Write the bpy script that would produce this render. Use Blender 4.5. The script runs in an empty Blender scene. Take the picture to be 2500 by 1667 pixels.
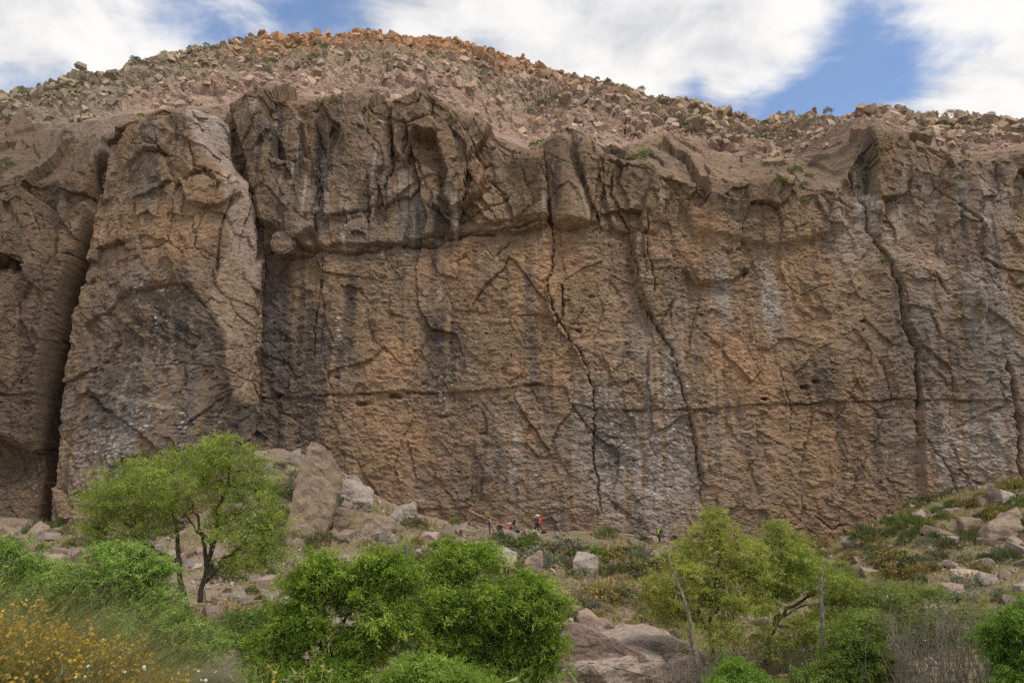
import bpy, bmesh, math, random
import numpy as np
from mathutils import Vector
R = math.radians
scene = bpy.context.scene
col = scene.collection
rng = np.random.default_rng(7)
random.seed(7)

# ------------------------------------------------------------------ camera, sky, sun, exposure
FPX, PITCH = 1850.0, R(12.7)
cam_d = bpy.data.cameras.new('camera'); cam = bpy.data.objects.new('camera', cam_d); col.objects.link(cam)
cam_d.sensor_width = 36.0; cam_d.lens = FPX / 2500 * 36; cam_d.clip_start = 0.1; cam_d.clip_end = 5000
cam.location = (0, 0, 0); cam.rotation_euler = (R(90) + PITCH, 0, 0)
scene.camera = cam
SUN_EL, SUN_AZ = R(58), R(134)          # azimuth measured from +Y towards +X: high, from the right and behind the viewer
sd = bpy.data.lights.new('sun', 'SUN'); so = bpy.data.objects.new('sun', sd); col.objects.link(so)
sd.energy = 1.5; sd.angle = R(10); sd.color = (1.0, .94, .85)
sv = Vector((math.cos(SUN_EL) * math.sin(SUN_AZ), math.cos(SUN_EL) * math.cos(SUN_AZ), math.sin(SUN_EL)))
so.rotation_euler = sv.to_track_quat('Z', 'Y').to_euler(); so.location = (60, -40, 90)
scene.view_settings.view_transform = 'Standard'; scene.view_settings.look = 'None'
scene.view_settings.exposure = 0.56; scene.view_settings.gamma = 1.0
scene.cycles.max_bounces = 6; scene.cycles.diffuse_bounces = 2; scene.cycles.use_denoising = False
scene.cycles.transparent_max_bounces = 4

CP, SP = math.cos(PITCH), math.sin(PITCH)
def ray(px, py):
    a = (px - 1250) / FPX; b = (833.5 - py) / FPX
    return a, CP - b * SP, SP + b * CP
def at(px, py, Y):
    """world point that the photograph shows at (px, py) when it stands Y metres out"""
    a, dy, dz = ray(px, py); t = Y / dy
    return np.array([a * t, Y, dz * t])

class NT:
    def __init__(s, tree): s.t = tree; s.n = tree.nodes; s.l = tree.links
    def add(s, kind, **kw):
        n = s.n.new(kind)
        for k, v in kw.items(): setattr(n, k, v)
        return n
    def link(s, a, b): s.l.new(a, b)
    def val(s, v, sock):
        if hasattr(v, 'links') or isinstance(v, bpy.types.NodeSocket): s.l.new(v, sock)
        else: sock.default_value = v
    def math(s, op, a, b=0.0, c=0.0, clamp=False):
        n = s.n.new('ShaderNodeMath'); n.operation = op; n.use_clamp = clamp
        s.val(a, n.inputs[0]); s.val(b, n.inputs[1]); s.val(c, n.inputs[2]); return n.outputs[0]
    def noise(s, vec, scale, detail=4.0, rough=.55, dist=0.0):
        n = s.n.new('ShaderNodeTexNoise'); n.inputs['Scale'].default_value = scale; n.inputs['Detail'].default_value = detail
        n.inputs['Roughness'].default_value = rough; n.inputs['Distortion'].default_value = dist
        if vec is not None: s.l.new(vec, n.inputs['Vector'])
        return n.outputs[0]
    def mapr(s, v, a, b, c, d, interp='SMOOTHSTEP'):
        n = s.n.new('ShaderNodeMapRange'); n.interpolation_type = interp
        s.val(v, n.inputs[0])
        for i, q in enumerate((a, b, c, d)): s.val(q, n.inputs[1 + i])
        return n.outputs[0]
    def mix(s, f, a, b, kind='MIX'):
        n = s.n.new('ShaderNodeMix'); n.data_type = 'RGBA'; n.blend_type = kind
        s.val(f, n.inputs[0]); 
        for v, i in ((a, 6), (b, 7)):
            if isinstance(v, tuple): n.inputs[i].default_value = (*v, 1) if len(v) == 3 else v
            else: s.l.new(v, n.inputs[i])
        return n.outputs[2]
    def scalevec(s, vec, sc):
        n = s.n.new('ShaderNodeVectorMath'); n.operation = 'MULTIPLY'; s.l.new(vec, n.inputs[0]); n.inputs[1].default_value = sc; return n.outputs[0]

world = bpy.data.worlds.new('World'); scene.world = world; world.use_nodes = True; world.cycles.sampling_method = 'NONE'
w = NT(world.node_tree); w.n.clear()
sky = w.add('ShaderNodeTexSky', sky_type='NISHITA'); sky.sun_disc = False; sky.sun_elevation = SUN_EL; sky.sun_rotation = SUN_AZ
sky.altitude = 900; sky.dust_density = .3; sky.ozone_density = 2.5
gen = w.add('ShaderNodeTexCoord').outputs['Generated']
sep = w.add('ShaderNodeSeparateXYZ'); w.link(gen, sep.inputs[0])
azd = w.math('MULTIPLY', w.math('ARCTAN2', sep.outputs[0], sep.outputs[1]), 57.2958)
eld = w.math('MULTIPLY', w.math('ARCSINE', sep.outputs[2]), 57.2958)
# a cloud layer: direction projected to a plane overhead
zz = w.math('MAXIMUM', w.math('ADD', sep.outputs[2], .12), .05)
cmb = w.add('ShaderNodeCombineXYZ'); w.link(w.math('DIVIDE', sep.outputs[0], zz), cmb.inputs[0]); w.link(w.math('DIVIDE', sep.outputs[1], zz), cmb.inputs[1])
cv = cmb.outputs[0]
n_big = w.noise(cv, 1.1, 3, .5); n_mid = w.noise(cv, 4.2, 6, .60, .35); n_fine = w.noise(cv, 16., 3, .6)
def cell(px, py, wx, wy, rot, amp):
    a, dy, dz = ray(px, py); az = math.degrees(math.atan2(a, dy)); el = math.degrees(math.asin(dz / math.sqrt(a * a + dy * dy + dz * dz)))
    k = 2500 / 70.0; c_, s_ = math.cos(rot), math.sin(rot)
    du = w.math('SUBTRACT', azd, az); dv = w.math('SUBTRACT', eld, el)
    u = w.math('ADD', w.math('MULTIPLY', du, c_ * k / wx), w.math('MULTIPLY', dv, s_ * k / wx))
    v = w.math('ADD', w.math('MULTIPLY', du, -s_ * k / wy), w.math('MULTIPLY', dv, c_ * k / wy))
    r2 = w.math('ADD', w.math('MULTIPLY', u, u), w.math('MULTIPLY', v, v))
    return w.math('MULTIPLY', w.math('EXPONENT', w.math('MULTIPLY', r2, -1.0)), amp)
cov = w.math('ADD', w.math('MULTIPLY', w.math('SUBTRACT', n_big, .5), 1.1), .42)
for c in ((2110, 60, 120, 260, R(-28), -.62), (1990, 235, 210, 70, R(8), -.5), (800, 45, 190, 70, R(-8), -.55), (520, 60, 260, 80, R(-18), -.42),
          (1700, 215, 40, 70, 0, -.42), (1920, 255, 150, 45, 0, -.25), (1650, 90, 330, 130, 0, .42), (1150, 60, 300, 110, R(-10), .3), (120, 110, 220, 140, 0, .4),
          (2390, 210, 60, 320, R(-62), .32), (2470, 290, 170, 60, R(25), .35)):
    cov = w.math('ADD', cov, cell(*c))
cov = w.math('ADD', cov, w.math('MULTIPLY', w.math('SUBTRACT', n_mid, .5), 1.9))
cov = w.math('ADD', cov, w.math('MULTIPLY', w.math('SUBTRACT', n_fine, .5), .22))
mp = w.add('ShaderNodeMapping'); mp.inputs['Rotation'].default_value = (0, 0, R(28)); mp.inputs['Scale'].default_value = (1.4, 7.0, 1); w.link(cv, mp.inputs['Vector'])
cov = w.math('ADD', cov, w.math('MULTIPLY', w.math('SUBTRACT', w.noise(mp.outputs[0], 1.6, 5, .6, .4), .5), .5))
mask = w.mapr(cov, -.2, .62, .05, 1.0)
shade = w.mapr(w.math('ADD', w.math('MULTIPLY', n_mid, .6), w.math('MULTIPLY', w.noise(cv, 2.0, 4), .5)), .40, .62, .0, 1.0)
ccol = w.mix(shade, (.66, .675, .72), (1.02, 1.0, .975))
b1 = w.add('ShaderNodeBackground'); w.link(sky.outputs[0], b1.inputs[0]); b1.inputs[1].default_value = .14
b2 = w.add('ShaderNodeBackground'); w.link(ccol, b2.inputs[0]); b2.inputs[1].default_value = .67
mx = w.add('ShaderNodeMixShader'); w.link(mask, mx.inputs[0]); w.link(b1.outputs[0], mx.inputs[1]); w.link(b2.outputs[0], mx.inputs[2])
wo = w.add('ShaderNodeOutputWorld'); w.link(mx.outputs[0], wo.inputs[0])

# ------------------------------------------------------------------ helpers
_pr = np.random.default_rng(1234)
_PERM = _pr.permutation(1024).astype(np.int32); _PERM2 = np.concatenate([_PERM, _PERM]); _VAL = _pr.uniform(0, 1, 1024).astype(np.float32)
_ang = _pr.uniform(0, 2 * math.pi, 1024); _GXT = np.cos(_ang).astype(np.float32); _GYT = np.sin(_ang).astype(np.float32)
def hidx(ix, iy, seed):
    return _PERM2[(_PERM2[(ix + seed * 131) & 1023] + (iy & 1023) + seed * 17) & 1023]
def hash2(ix, iy, seed): return _VAL[hidx(ix.astype(np.int32), iy.astype(np.int32), seed)]
def perlin(x, y, seed=0):
    x = np.asarray(x, np.float32); y = np.asarray(y, np.float32)
    x0 = np.floor(x); y0 = np.floor(y); fx = x - x0; fy = y - y0; ix = x0.astype(np.int32); iy = y0.astype(np.int32)
    u = fx * fx * fx * (fx * (fx * 6 - 15) + 10); v = fy * fy * fy * (fy * (fy * 6 - 15) + 10)
    def g(i_, j_, dx, dy):
        h = hidx(i_, j_, seed); return _GXT[h] * dx + _GYT[h] * dy
    a = g(ix, iy, fx, fy); a = a + u * (g(ix + 1, iy, fx - 1, fy) - a); b = g(ix, iy + 1, fx, fy - 1); b = b + u * (g(ix + 1, iy + 1, fx - 1, fy - 1) - b)
    return (a + v * (b - a)) * 1.5
def fbm(x, y, seed=0, octv=4, gain=.5, lac=2.03):
    s = 0; a = 1; tot = 0
    for i in range(octv):
        s = s + a * perlin(x + i * 17.3, y - i * 9.1, seed + i); tot += a; a *= gain; x = x * lac; y = y * lac
    return s / tot
def ridged(x, y, seed=0, octv=4, gain=.5):
    s = 0; a = 1; tot = 0
    for i in range(octv):
        s = s + a * (1 - 2 * np.abs(perlin(x + i * 7.7, y + i * 3.3, seed + i))); tot += a; a *= gain; x = x * 2.1; y = y * 2.1
    return s / tot
def facets(x, y, seed=0, tilt=1.0):
    """piecewise planar blocks: each cell a tilted plane with its own level; also returns the distance to the cell's edge"""
    x0 = np.floor(x); y0 = np.floor(y); best = np.full(x.shape, 9.0); sec = np.full(x.shape, 9.0); val = np.zeros(x.shape)
    for i in (-1, 0, 1):
        for j in (-1, 0, 1):
            cx = x0 + i; cy = y0 + j
            px = cx + .1 + .8 * hash2(cx, cy, seed); py = cy + .1 + .8 * hash2(cx, cy, seed + 1)
            dx = x - px; dy = y - py; d = np.sqrt(dx * dx + dy * dy)
            h = hash2(cx, cy, seed + 2) - .5 + tilt * (dx * (hash2(cx, cy, seed + 3) - .5) + dy * (hash2(cx, cy, seed + 4) - .5))
            m = d < best
            sec = np.where(m, best, np.minimum(sec, d)); val = np.where(m, h, val); best = np.where(m, d, best)
    return val, sec - best
def sstep(a, b, x):
    t = np.clip((x - a) / (b - a), 0, 1); return t * t * (3 - 2 * t)
def seg_dist(x, y, pts):
    """distance to a polyline and the parameter (0..1) along it"""
    d = np.full(x.shape, 1e9); tt = np.zeros(x.shape); n = len(pts) - 1
    for i in range(n):
        (ax, ay), (bx, by) = pts[i], pts[i + 1]; vx, vy = bx - ax, by - ay
        t = np.clip(((x - ax) * vx + (y - ay) * vy) / (vx * vx + vy * vy + 1e-9), 0, 1)
        dd = np.hypot(x - ax - t * vx, y - ay - t * vy); m = dd < d
        d = np.where(m, dd, d); tt = np.where(m, (i + t) / n, tt)
    return d, tt
def poly_sd(x, y, pts):
    """signed distance to a polygon, positive inside"""
    d, _ = seg_dist(x, y, list(pts) + [pts[0]])
    ins = np.zeros(x.shape, bool); n = len(pts)
    for i in range(n):
        (ax, ay), (bx, by) = pts[i], pts[(i + 1) % n]
        if ay == by: continue
        c = ((ay > y) != (by > y)) & (x < (bx - ax) * (y - ay) / (by - ay) + ax); ins ^= c
    return np.where(ins, d, -d)

def mk(name, V, F, mat, parent=None, colr=None, smooth=False, link=True):
    V = np.asarray(V, dtype=np.float32); F = np.asarray(F, dtype=np.int32); k = F.shape[1]
    me = bpy.data.meshes.new(name); me.vertices.add(len(V)); me.vertices.foreach_set('co', V.ravel())
    me.loops.add(F.size); me.loops.foreach_set('vertex_index', F.ravel())
    me.polygons.add(len(F)); me.polygons.foreach_set('loop_start', np.arange(0, F.size, k, dtype=np.int32))
    try: me.polygons.foreach_set('loop_total', np.full(len(F), k, dtype=np.int32))
    except Exception: pass
    me.polygons.foreach_set('use_smooth', np.full(len(F), bool(smooth)))
    if colr is not None:
        ca = me.color_attributes.new('Col', 'FLOAT_COLOR', 'POINT')
        c4 = np.ones((len(V), 4), np.float32); c4[:, :3] = colr; ca.data.foreach_set('color', c4.ravel())
    me.update(); me.validate()
    if mat is not None: me.materials.append(mat)
    if not link: return me
    o = bpy.data.objects.new(name, me); col.objects.link(o)
    if parent is not None: o.parent = parent
    return o
def obj(name, me, parent=None, loc=None, rot=None, sc=None, color=None):
    o = bpy.data.objects.new(name, me); col.objects.link(o)
    if parent is not None: o.parent = parent
    if loc is not None: o.location = loc
    if rot is not None: o.rotation_euler = rot
    if sc is not None: o.scale = sc
    if color is not None: o.color = (*color, 1)
    return o
def tag(o, label=None, cat=None, group=None, kind=None):
    for k, v in (('label', label), ('category', cat), ('group', group), ('kind', kind)):
        if v: o[k] = v
    return o
def empty(name, loc=(0, 0, 0)):
    o = bpy.data.objects.new(name, None); col.objects.link(o); o.location = loc; o.empty_display_size = .3; return o
def grid_faces(nu, nv):
    i = np.arange((nu - 1) * (nv - 1)); a = (i // (nv - 1)) * nv + i % (nv - 1)
    return np.stack([a, a + nv, a + nv + 1, a + 1], 1)
def smooth1(a, n, axis=0):
    for _ in range(n):
        p = np.concatenate([np.take(a, [0], axis), a, np.take(a, [-1], axis)], axis)
        L = a.shape[axis]
        a = .25 * np.take(p, range(0, L), axis) + .5 * np.take(p, range(1, L + 1), axis) + .25 * np.take(p, range(2, L + 2), axis)
    return a

# ------------------------------------------------------------------ materials
def mat_new(name, rough=.9):
    m = bpy.data.materials.new(name); m.use_nodes = True; t = NT(m.node_tree); b = t.n['Principled BSDF']
    b.inputs['Roughness'].default_value = rough; b.inputs['Specular IOR Level'].default_value = .25
    return m, t, b
def rock_mat(name, source, var=.35, bump=.5, fine=1.0, stretch=(1, 1, 1.8), bdist=.12):
    """source: 'col' (point colours) or 'obj' (object colour)"""
    m, t, b = mat_new(name, .92)
    tc = t.add('ShaderNodeNewGeometry').outputs['Position'] if source == 'col' else t.add('ShaderNodeTexCoord').outputs['Object']
    if source == 'col':
        c = t.add('ShaderNodeVertexColor', layer_name='Col').outputs[0]
    else:
        oi = t.add('ShaderNodeObjectInfo'); c = oi.outputs['Color']
    v = t.scalevec(tc, stretch)
    n1 = t.noise(v, .9 * fine, 3, .62, .3); n2 = t.noise(v, 3.6 * fine, 4, .68); n3 = t.noise(v, 13 * fine, 2, .65)
    k = t.math('ADD', t.math('MULTIPLY', n1, .5), t.math('ADD', t.math('MULTIPLY', n2, .9), t.math('MULTIPLY', n3, .6)))
    f = t.mapr(k, .72, 1.28, 1 - var * 1.5, 1 + var * 1.3, 'LINEAR')
    mul = t.add('ShaderNodeVectorMath', operation='SCALE'); t.link(c, mul.inputs[0]); t.link(f, mul.inputs['Scale'])
    # lichen and dust tint
    t2 = t.noise(v, 1.7 * fine, 2, .6); tint = t.mix(t.mapr(t2, .50, .72, 0, .14), mul.outputs[0], (.30, .25, .21))
    t.link(tint, b.inputs['Base Color'])
    vo = t.add('ShaderNodeTexVoronoi', feature='F1'); vo.inputs['Scale'].default_value = 2.6 * fine
    t.link(t.scalevec(tc, (stretch[0], stretch[1], stretch[2] * 1.3)), vo.inputs['Vector'])
    h = t.math('ADD', t.math('MULTIPLY', n2, 1.1), t.math('ADD', t.math('MULTIPLY', n3, .55), t.math('MULTIPLY', vo.outputs[0], .35)))
    bm = t.add('ShaderNodeBump'); bm.inputs['Strength'].default_value = bump; bm.inputs['Distance'].default_value = bdist / fine
    t.link(h, bm.inputs['Height']); t.link(bm.outputs[0], b.inputs['Normal'])
    return m
M = {}
M['cliff'] = rock_mat('cliff_rock', 'col', .46, .9, 1.25, (.75, .75, 2.6), .20)
M['hill'] = rock_mat('hill_rock', 'col', .35, .8, .8, (1, 1, 1.3), .3)
M['ground'] = rock_mat('scree_soil', 'col', .35, .8, 1.4, (1, 1, 1), .15)
M['boulder'] = rock_mat('boulder_rock', 'obj', .38, .7, 1.8, (1, 1, 1.4), .1)
M['rubble'] = rock_mat('rubble_rock', 'col', .3, .5, 1.6, (1, 1, 1), .1)
def leaf_mat(name, rough=.6, transl=.35):
    m = bpy.data.materials.new(name); m.use_nodes = True; t = NT(m.node_tree); t.n.clear()
    c = t.add('ShaderNodeVertexColor', layer_name='Col').outputs[0]
    d = t.add('ShaderNodeBsdfPrincipled'); d.inputs['Roughness'].default_value = rough; d.inputs['Specular IOR Level'].default_value = .2
    t.link(c, d.inputs['Base Color'])
    tr = t.add('ShaderNodeBsdfTranslucent'); t.link(t.mix(1.0, c, (1.25, 1.2, .5), 'MULTIPLY'), tr.inputs[0])
    x = t.add('ShaderNodeMixShader'); x.inputs[0].default_value = transl; t.link(d.outputs[0], x.inputs[1]); t.link(tr.outputs[0], x.inputs[2])
    o = t.add('ShaderNodeOutputMaterial'); t.link(x.outputs[0], o.inputs[0]); return m
M['leaf'] = leaf_mat('leaf')
def shrub_mat():
    m = bpy.data.materials.new('shrub_foliage'); m.use_nodes = True; t = NT(m.node_tree); t.n.clear()
    oi = t.add('ShaderNodeObjectInfo'); c = t.add('ShaderNodeVertexColor', layer_name='Col').outputs[0]
    cc = t.mix(1.0, c, oi.outputs['Color'], 'MULTIPLY')
    d = t.add('ShaderNodeBsdfDiffuse'); t.link(cc, d.inputs[0]); tr = t.add('ShaderNodeBsdfTranslucent'); t.link(cc, tr.inputs[0])
    x = t.add('ShaderNodeMixShader'); x.inputs[0].default_value = .25; t.link(d.outputs[0], x.inputs[1]); t.link(tr.outputs[0], x.inputs[2])
    o = t.add('ShaderNodeOutputMaterial'); t.link(x.outputs[0], o.inputs[0]); return m
M['shrub'] = shrub_mat()
def bark_mat(name, c0, c1):
    m, t, b = mat_new(name, .9); tc = t.add('ShaderNodeTexCoord').outputs['Object']
    n = t.noise(t.scalevec(tc, (9, 9, 2.2)), 1.6, 6, .65); t.link(t.mix(t.mapr(n, .38, .64, 0, 1), c0, c1), b.inputs['Base Color'])
    bm = t.add('ShaderNodeBump'); bm.inputs['Strength'].default_value = .7; bm.inputs['Distance'].default_value = .04; t.link(n, bm.inputs['Height']); t.link(bm.outputs[0], b.inputs['Normal'])
    return m
M['bark'] = bark_mat('dark_bark', (.035, .028, .022), (.11, .085, .06))
M['bark_warm'] = bark_mat('warm_bark', (.06, .045, .028), (.17, .125, .075))
M['deadwood'] = bark_mat('dead_wood', (.13, .105, .075), (.36, .315, .255))
def plain(name, c, rough=.8, var=.25, sc=9.0):
    m, t, b = mat_new(name, rough); tc = t.add('ShaderNodeTexCoord').outputs['Object']; n = t.noise(tc, sc, 4, .6)
    t.link(t.mix(n, tuple(q * (1 - var) for q in c), tuple(min(1, q * (1 + var)) for q in c)), b.inputs['Base Color']); return m

# ------------------------------------------------------------------ the cliff: one weathered face with its pillars and blocks as parts
WALL = 78.0
def XZ(px, py, off=0.0):
    p = at(px, py, WALL - off); return (p[0], p[2])
def PL(pts, off=0.0): return [XZ(a, b, off) for a, b in pts]
rim_px = [(-350, 420), (0, 425), (120, 430), (215, 440), (262, 340), (300, 300), (360, 290), (440, 290), (520, 290), (560, 272), (640, 240), (760, 250), (850, 252), (950, 256),
          (1030, 247), (1085, 262), (1150, 300), (1210, 352), (1290, 386), (1318, 386), (1345, 372), (1400, 366), (1440, 372), (1475, 390), (1540, 392), (1600, 402), (1700, 430), (1800, 440), (1900, 462),
          (1990, 475), (2060, 440), (2085, 378), (2120, 342), (2165, 338), (2250, 370), (2330, 395), (2420, 388), (2500, 372), (2900, 380)]
def offp(px): return .2 if px < 250 else 0
rimXZ = np.array([XZ(a, b, offp(a)) for a, b in rim_px])
rimXZ = rimXZ[np.argsort(rimXZ[:, 0])]
foot_px = [(-350, 300, 92), (0, 300, 92), (150, 305, 90), (260, 292, 86), (300, 280, 84), (440, 270, 83), (560, 258, 83), (700, 232, 83), (950, 246, 83), (1090, 250, 83), (1200, 330, 84), (1300, 372, 84),
           (1390, 352, 83), (1450, 358, 84), (1520, 360, 86), (1560, 345, 93), (1610, 325, 95), (1680, 350, 94), (1760, 375, 93), (1850, 395, 92), (1950, 392, 92), (2050, 350, 86), (2110, 316, 82), (2170, 316, 82),
           (2300, 365, 84), (2420, 370, 84), (2500, 352, 85), (2900, 360, 85)]
footA = np.array([at(a, b, c) for a, b, c in foot_px])
NX, NV = 1100, 480
gx = np.linspace(-70, 72, NX)
rimZ = smooth1(np.interp(gx, rimXZ[:, 0], rimXZ[:, 1]), 50)
footY = smooth1(np.interp(gx, footA[:, 0], footA[:, 1]), 30); footZ = smooth1(np.interp(gx, footA[:, 0], footA[:, 2]), 8)
footZ = np.maximum(footZ, rimZ + .8)
baseZ = np.full(NX, -7.0)
P0 = np.stack([np.full(NX, WALL - .6), baseZ], 1); P1 = np.stack([np.full(NX, WALL), rimZ], 1); P2 = np.stack([footY, footZ], 1); P3 = np.stack([footY + 4, footZ + .4], 1)
tv = np.linspace(0, 1, NV); prof = np.zeros((NX, NV, 2))
cuts = (0, .84, .97, 1.0)
for a, b, k in ((P0, P1, 0), (P1, P2, 1), (P2, P3, 2)):
    m = (tv >= cuts[k]) & (tv <= cuts[k + 1]); f = ((tv[m] - cuts[k]) / (cuts[k + 1] - cuts[k]))[None, :, None]
    prof[:, m] = a[:, None] * (1 - f) + b[:, None] * f
prof = smooth1(prof, 26, 1)
Xg = np.repeat(gx[:, None], NV, 1); Yg = prof[..., 0]; Zg = prof[..., 1]
tan = np.gradient(prof, axis=1); nl = np.linalg.norm(tan, axis=2) + 1e-9
nY = -tan[..., 1] / nl; nZ = tan[..., 0] / nl      # outward: towards the valley / up
vert = np.clip(-nY, 0, 1)
PXg = 1250 + FPX * Xg / (Yg * CP + Zg * SP); PYg = 833.5 - FPX * (Zg * CP - Yg * SP) / (Yg * CP + Zg * SP)
D = np.zeros_like(Xg)
wx = Xg + 1.3 * fbm(Xg / 6, Zg / 6, 11, 3); wz = Zg + 1.0 * fbm(Xg / 6 + 40, Zg / 6, 15, 3)      # warped coordinates
wx2 = Xg + .35 * fbm(Xg / 1.3, Zg / 1.3, 21, 3); wz2 = Zg + .35 * fbm(Xg / 1.3 + 9, Zg / 1.3, 25, 3)
wx3 = Xg + .5 * (wx2 - Xg); wz3 = Zg + .5 * (wz2 - Zg)
B = np.zeros_like(Xg)     # bold relief, pushed straight out of the wall
upper = sstep(-2, 2, Zg - np.interp(gx, *np.array(sorted(PL([(-300, 700), (300, 700), (620, 612), (780, 612), (960, 602), (1120, 572), (1340, 535), (1500, 560), (1700, 520), (2060, 520), (2300, 600), (2900, 600)]))).T)[:, None])
# broad undulation and fluting
D += 1.0 * fbm(Xg / 16, Zg / 26, 31, 3) + .75 * fbm(Xg / 5.5, Zg / 22, 35, 3)
f1, e1 = facets(wx / 5.0, wz / 8.5, 41, 1.2); D += f1 * (.55 + 1.3 * upper)
f2, e2 = facets(wx2 / 2.1 + .15 * Zg, wz2 / 3.4, 47, 1.4); D += f2 * (.26 + .45 * upper)
f3, e3 = facets(wx2 / .9 + .2 * Zg, wz2 / 1.1, 53, 1.5); D += f3 * (.13 + .08 * upper); f4, e4 = facets(wx2 / .42 + .2 * Zg, wz2 / .5, 59, 1.5); D += f4 * (.06 - .02 * upper)
# polygons that stand proud: (points, offset, softness, extra tilt)
def block(pts, off, soft=.35, proj=None, tx=0.0, tz=0.0):
    q = PL(pts, proj if proj is not None else off); S_ = cols(q, 1.5); sd = poly_sd(wx3[S_], wz3[S_], q)
    cx = np.mean([a for a, b in q]); cz = np.mean([b for a, b in q]); m = np.zeros_like(Xg); d = np.zeros_like(Xg)
    m[S_] = sstep(-soft * .6, soft * .6, sd); d[S_] = m[S_] * (off + tx * (Xg[S_] - cx) + tz * (Zg[S_] - cz)); return m, d, sd
def cols(P, m):
    xs = [a for a, b in P]; return slice(max(0, int(np.searchsorted(gx, min(xs) - m))), min(NX, int(np.searchsorted(gx, max(xs) + m))))
pil_pts = [(118, 1420), (128, 1200), (132, 1000), (160, 850), (178, 700), (232, 540), (258, 420), (272, 330), (330, 262), (440, 225), (545, 262), (548, 380), (604, 450), (618, 510), (612, 650), (604, 850), (594, 1000), (612, 1110), (622, 1420)]
q = PL(pil_pts, 4.6); sdp = poly_sd(wx3, wz3, q); pil = sstep(-.3, .35, sdp)
ridge = PL([(455, 1420), (440, 1100), (545, 900), (560, 820), (500, 760), (455, 690), (450, 560), (490, 420), (470, 330), (430, 225)], 4.6)
rz = np.array(sorted([(b, a) for a, b in ridge])); rx = np.interp(Zg, rz[:, 0], rz[:, 1])
pd = 5.6 - .15 * np.maximum(0, rx - Xg) - .36 * np.maximum(0, Xg - rx)
B -= 2.0 * sstep(1.0, 2.2, sdp)
leftw = sstep(0, 1.5, XZ(150, 800, 2)[0] - Xg - 0) * (1 - pil); B += leftw * .2
parts = {}
blocks = [
 ([(560, 262), (640, 228), (700, 240), (742, 300), (772, 420), (764, 560), (716, 606), (672, 560), (630, 540), (612, 470), (600, 380)], 1.7, .4, 0, .03),
 ([(742, 300), (772, 240), (862, 246), (950, 300), (962, 400), (930, 430), (900, 596), (862, 618), (780, 612), (770, 420)], .9, .3, 0, .03),
 ([(950, 250), (1030, 228), (1092, 255), (1150, 350), (1186, 432), (1176, 470), (1104, 512), (1080, 480), (1092, 420), (1060, 330), (1010, 330), (985, 400), (960, 360)], 1.9, .3, 0, .05),
 ([(905, 430), (985, 400), (1075, 430), (1062, 592), (1000, 600), (905, 596)], .6, .25, .0, .02),
 ([(1180, 400), (1330, 392), (1336, 545), (1262, 566), (1180, 562), (1128, 505)], 1.0, .3, .05, .05),
 ([(1470, 385), (1600, 392), (1640, 470), (1604, 566), (1500, 556), (1476, 470)], .8, .4, 0, .02),
 ([(1640, 390), (1820, 430), (2040, 460), (2060, 560), (1900, 600), (1800, 580), (1690, 560)], .7, .8, 0, .03),
 ([(1672, 650), (1760, 600), (1822, 620), (1832, 655), (1790, 684), (1700, 694)], .75, .25, 0, .1),
 ([(1556, 560), (1640, 596), (1652, 720), (1612, 792), (1572, 735), (1546, 640)], .9, .25, 0, .08),
 ([(1332, 690), (1366, 686), (1372, 780), (1356, 796), (1338, 760)], .8, .2, 0, .06),
 ([(1390, 840), (1520, 830), (1540, 930), (1448, 945)], .35, .3, 0, .04),
 ([(1960, 690), (2020, 690), (2050, 720), (2030, 770), (1980, 750)], .4, .3, 0, .04),
 ([(430, 430), (545, 420), (560, 470), (490, 500), (450, 490)], .8, .3, 0, .1),
 ([(330, 290), (400, 280), (420, 330), (380, 372), (332, 348)], .9, .3, 0, .1),
 ([(210, 350), (285, 380), (268, 450), (205, 430)], 1.6, .25, -.1, .12),
 ([(195, 440), (262, 460), (240, 530), (190, 500)], 1.4, .25, -.1, .12),
 ([(150, 800), (430, 790), (560, 850), (560, 1000), (430, 1160), (340, 1090), (170, 960)], .55, .3, 0, .0),
 ([(-200, 640), (110, 640), (105, 1075), (60, 1105), (-10, 1075), (-200, 1080)], 1.0, .35, 0, .0)]
for pts, off, soft, tx, tz in blocks:
    px0 = np.mean([a for a, b in pts]); po = 5.0 if 150 < px0 < 560 else (2.0 if px0 < 150 else off)
    m, d, _ = block(pts, off, soft, po, tx, tz); B += d
# the leaning column high in the middle, a part of its own
lean_pts = [(1312, 352), (1338, 300), (1388, 298), (1412, 400), (1442, 500), (1438, 546), (1392, 556), (1346, 538), (1330, 440)]
m, d, _ = block([(1388, 300), (1436, 330), (1474, 420), (1466, 530), (1444, 500), (1412, 400)], 1.2, .3); B += d
# the grey buttress on the right
but_pts = [(2062, 440), (2074, 380), (2112, 290), (2166, 296), (2260, 350), (2330, 380), (2620, 350), (2900, 350), (2900, 1330), (2260, 1330), (2245, 980), (2232, 850), (2196, 700), (2172, 640), (2112, 560), (2092, 480)]
mB, dB, sB = block(but_pts, .5, .35, .5, .01, 0); B += dB
sl = XZ(2300, 620)  # a sloping ramp crosses the buttress
below = Zg - np.interp(Xg, [XZ(2150, 600)[0], XZ(2560, 740)[0]], [XZ(2150, 600)[1], XZ(2560, 740)[1]])
D += mB * sstep(.3, -1.6, below) * .35
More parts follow.
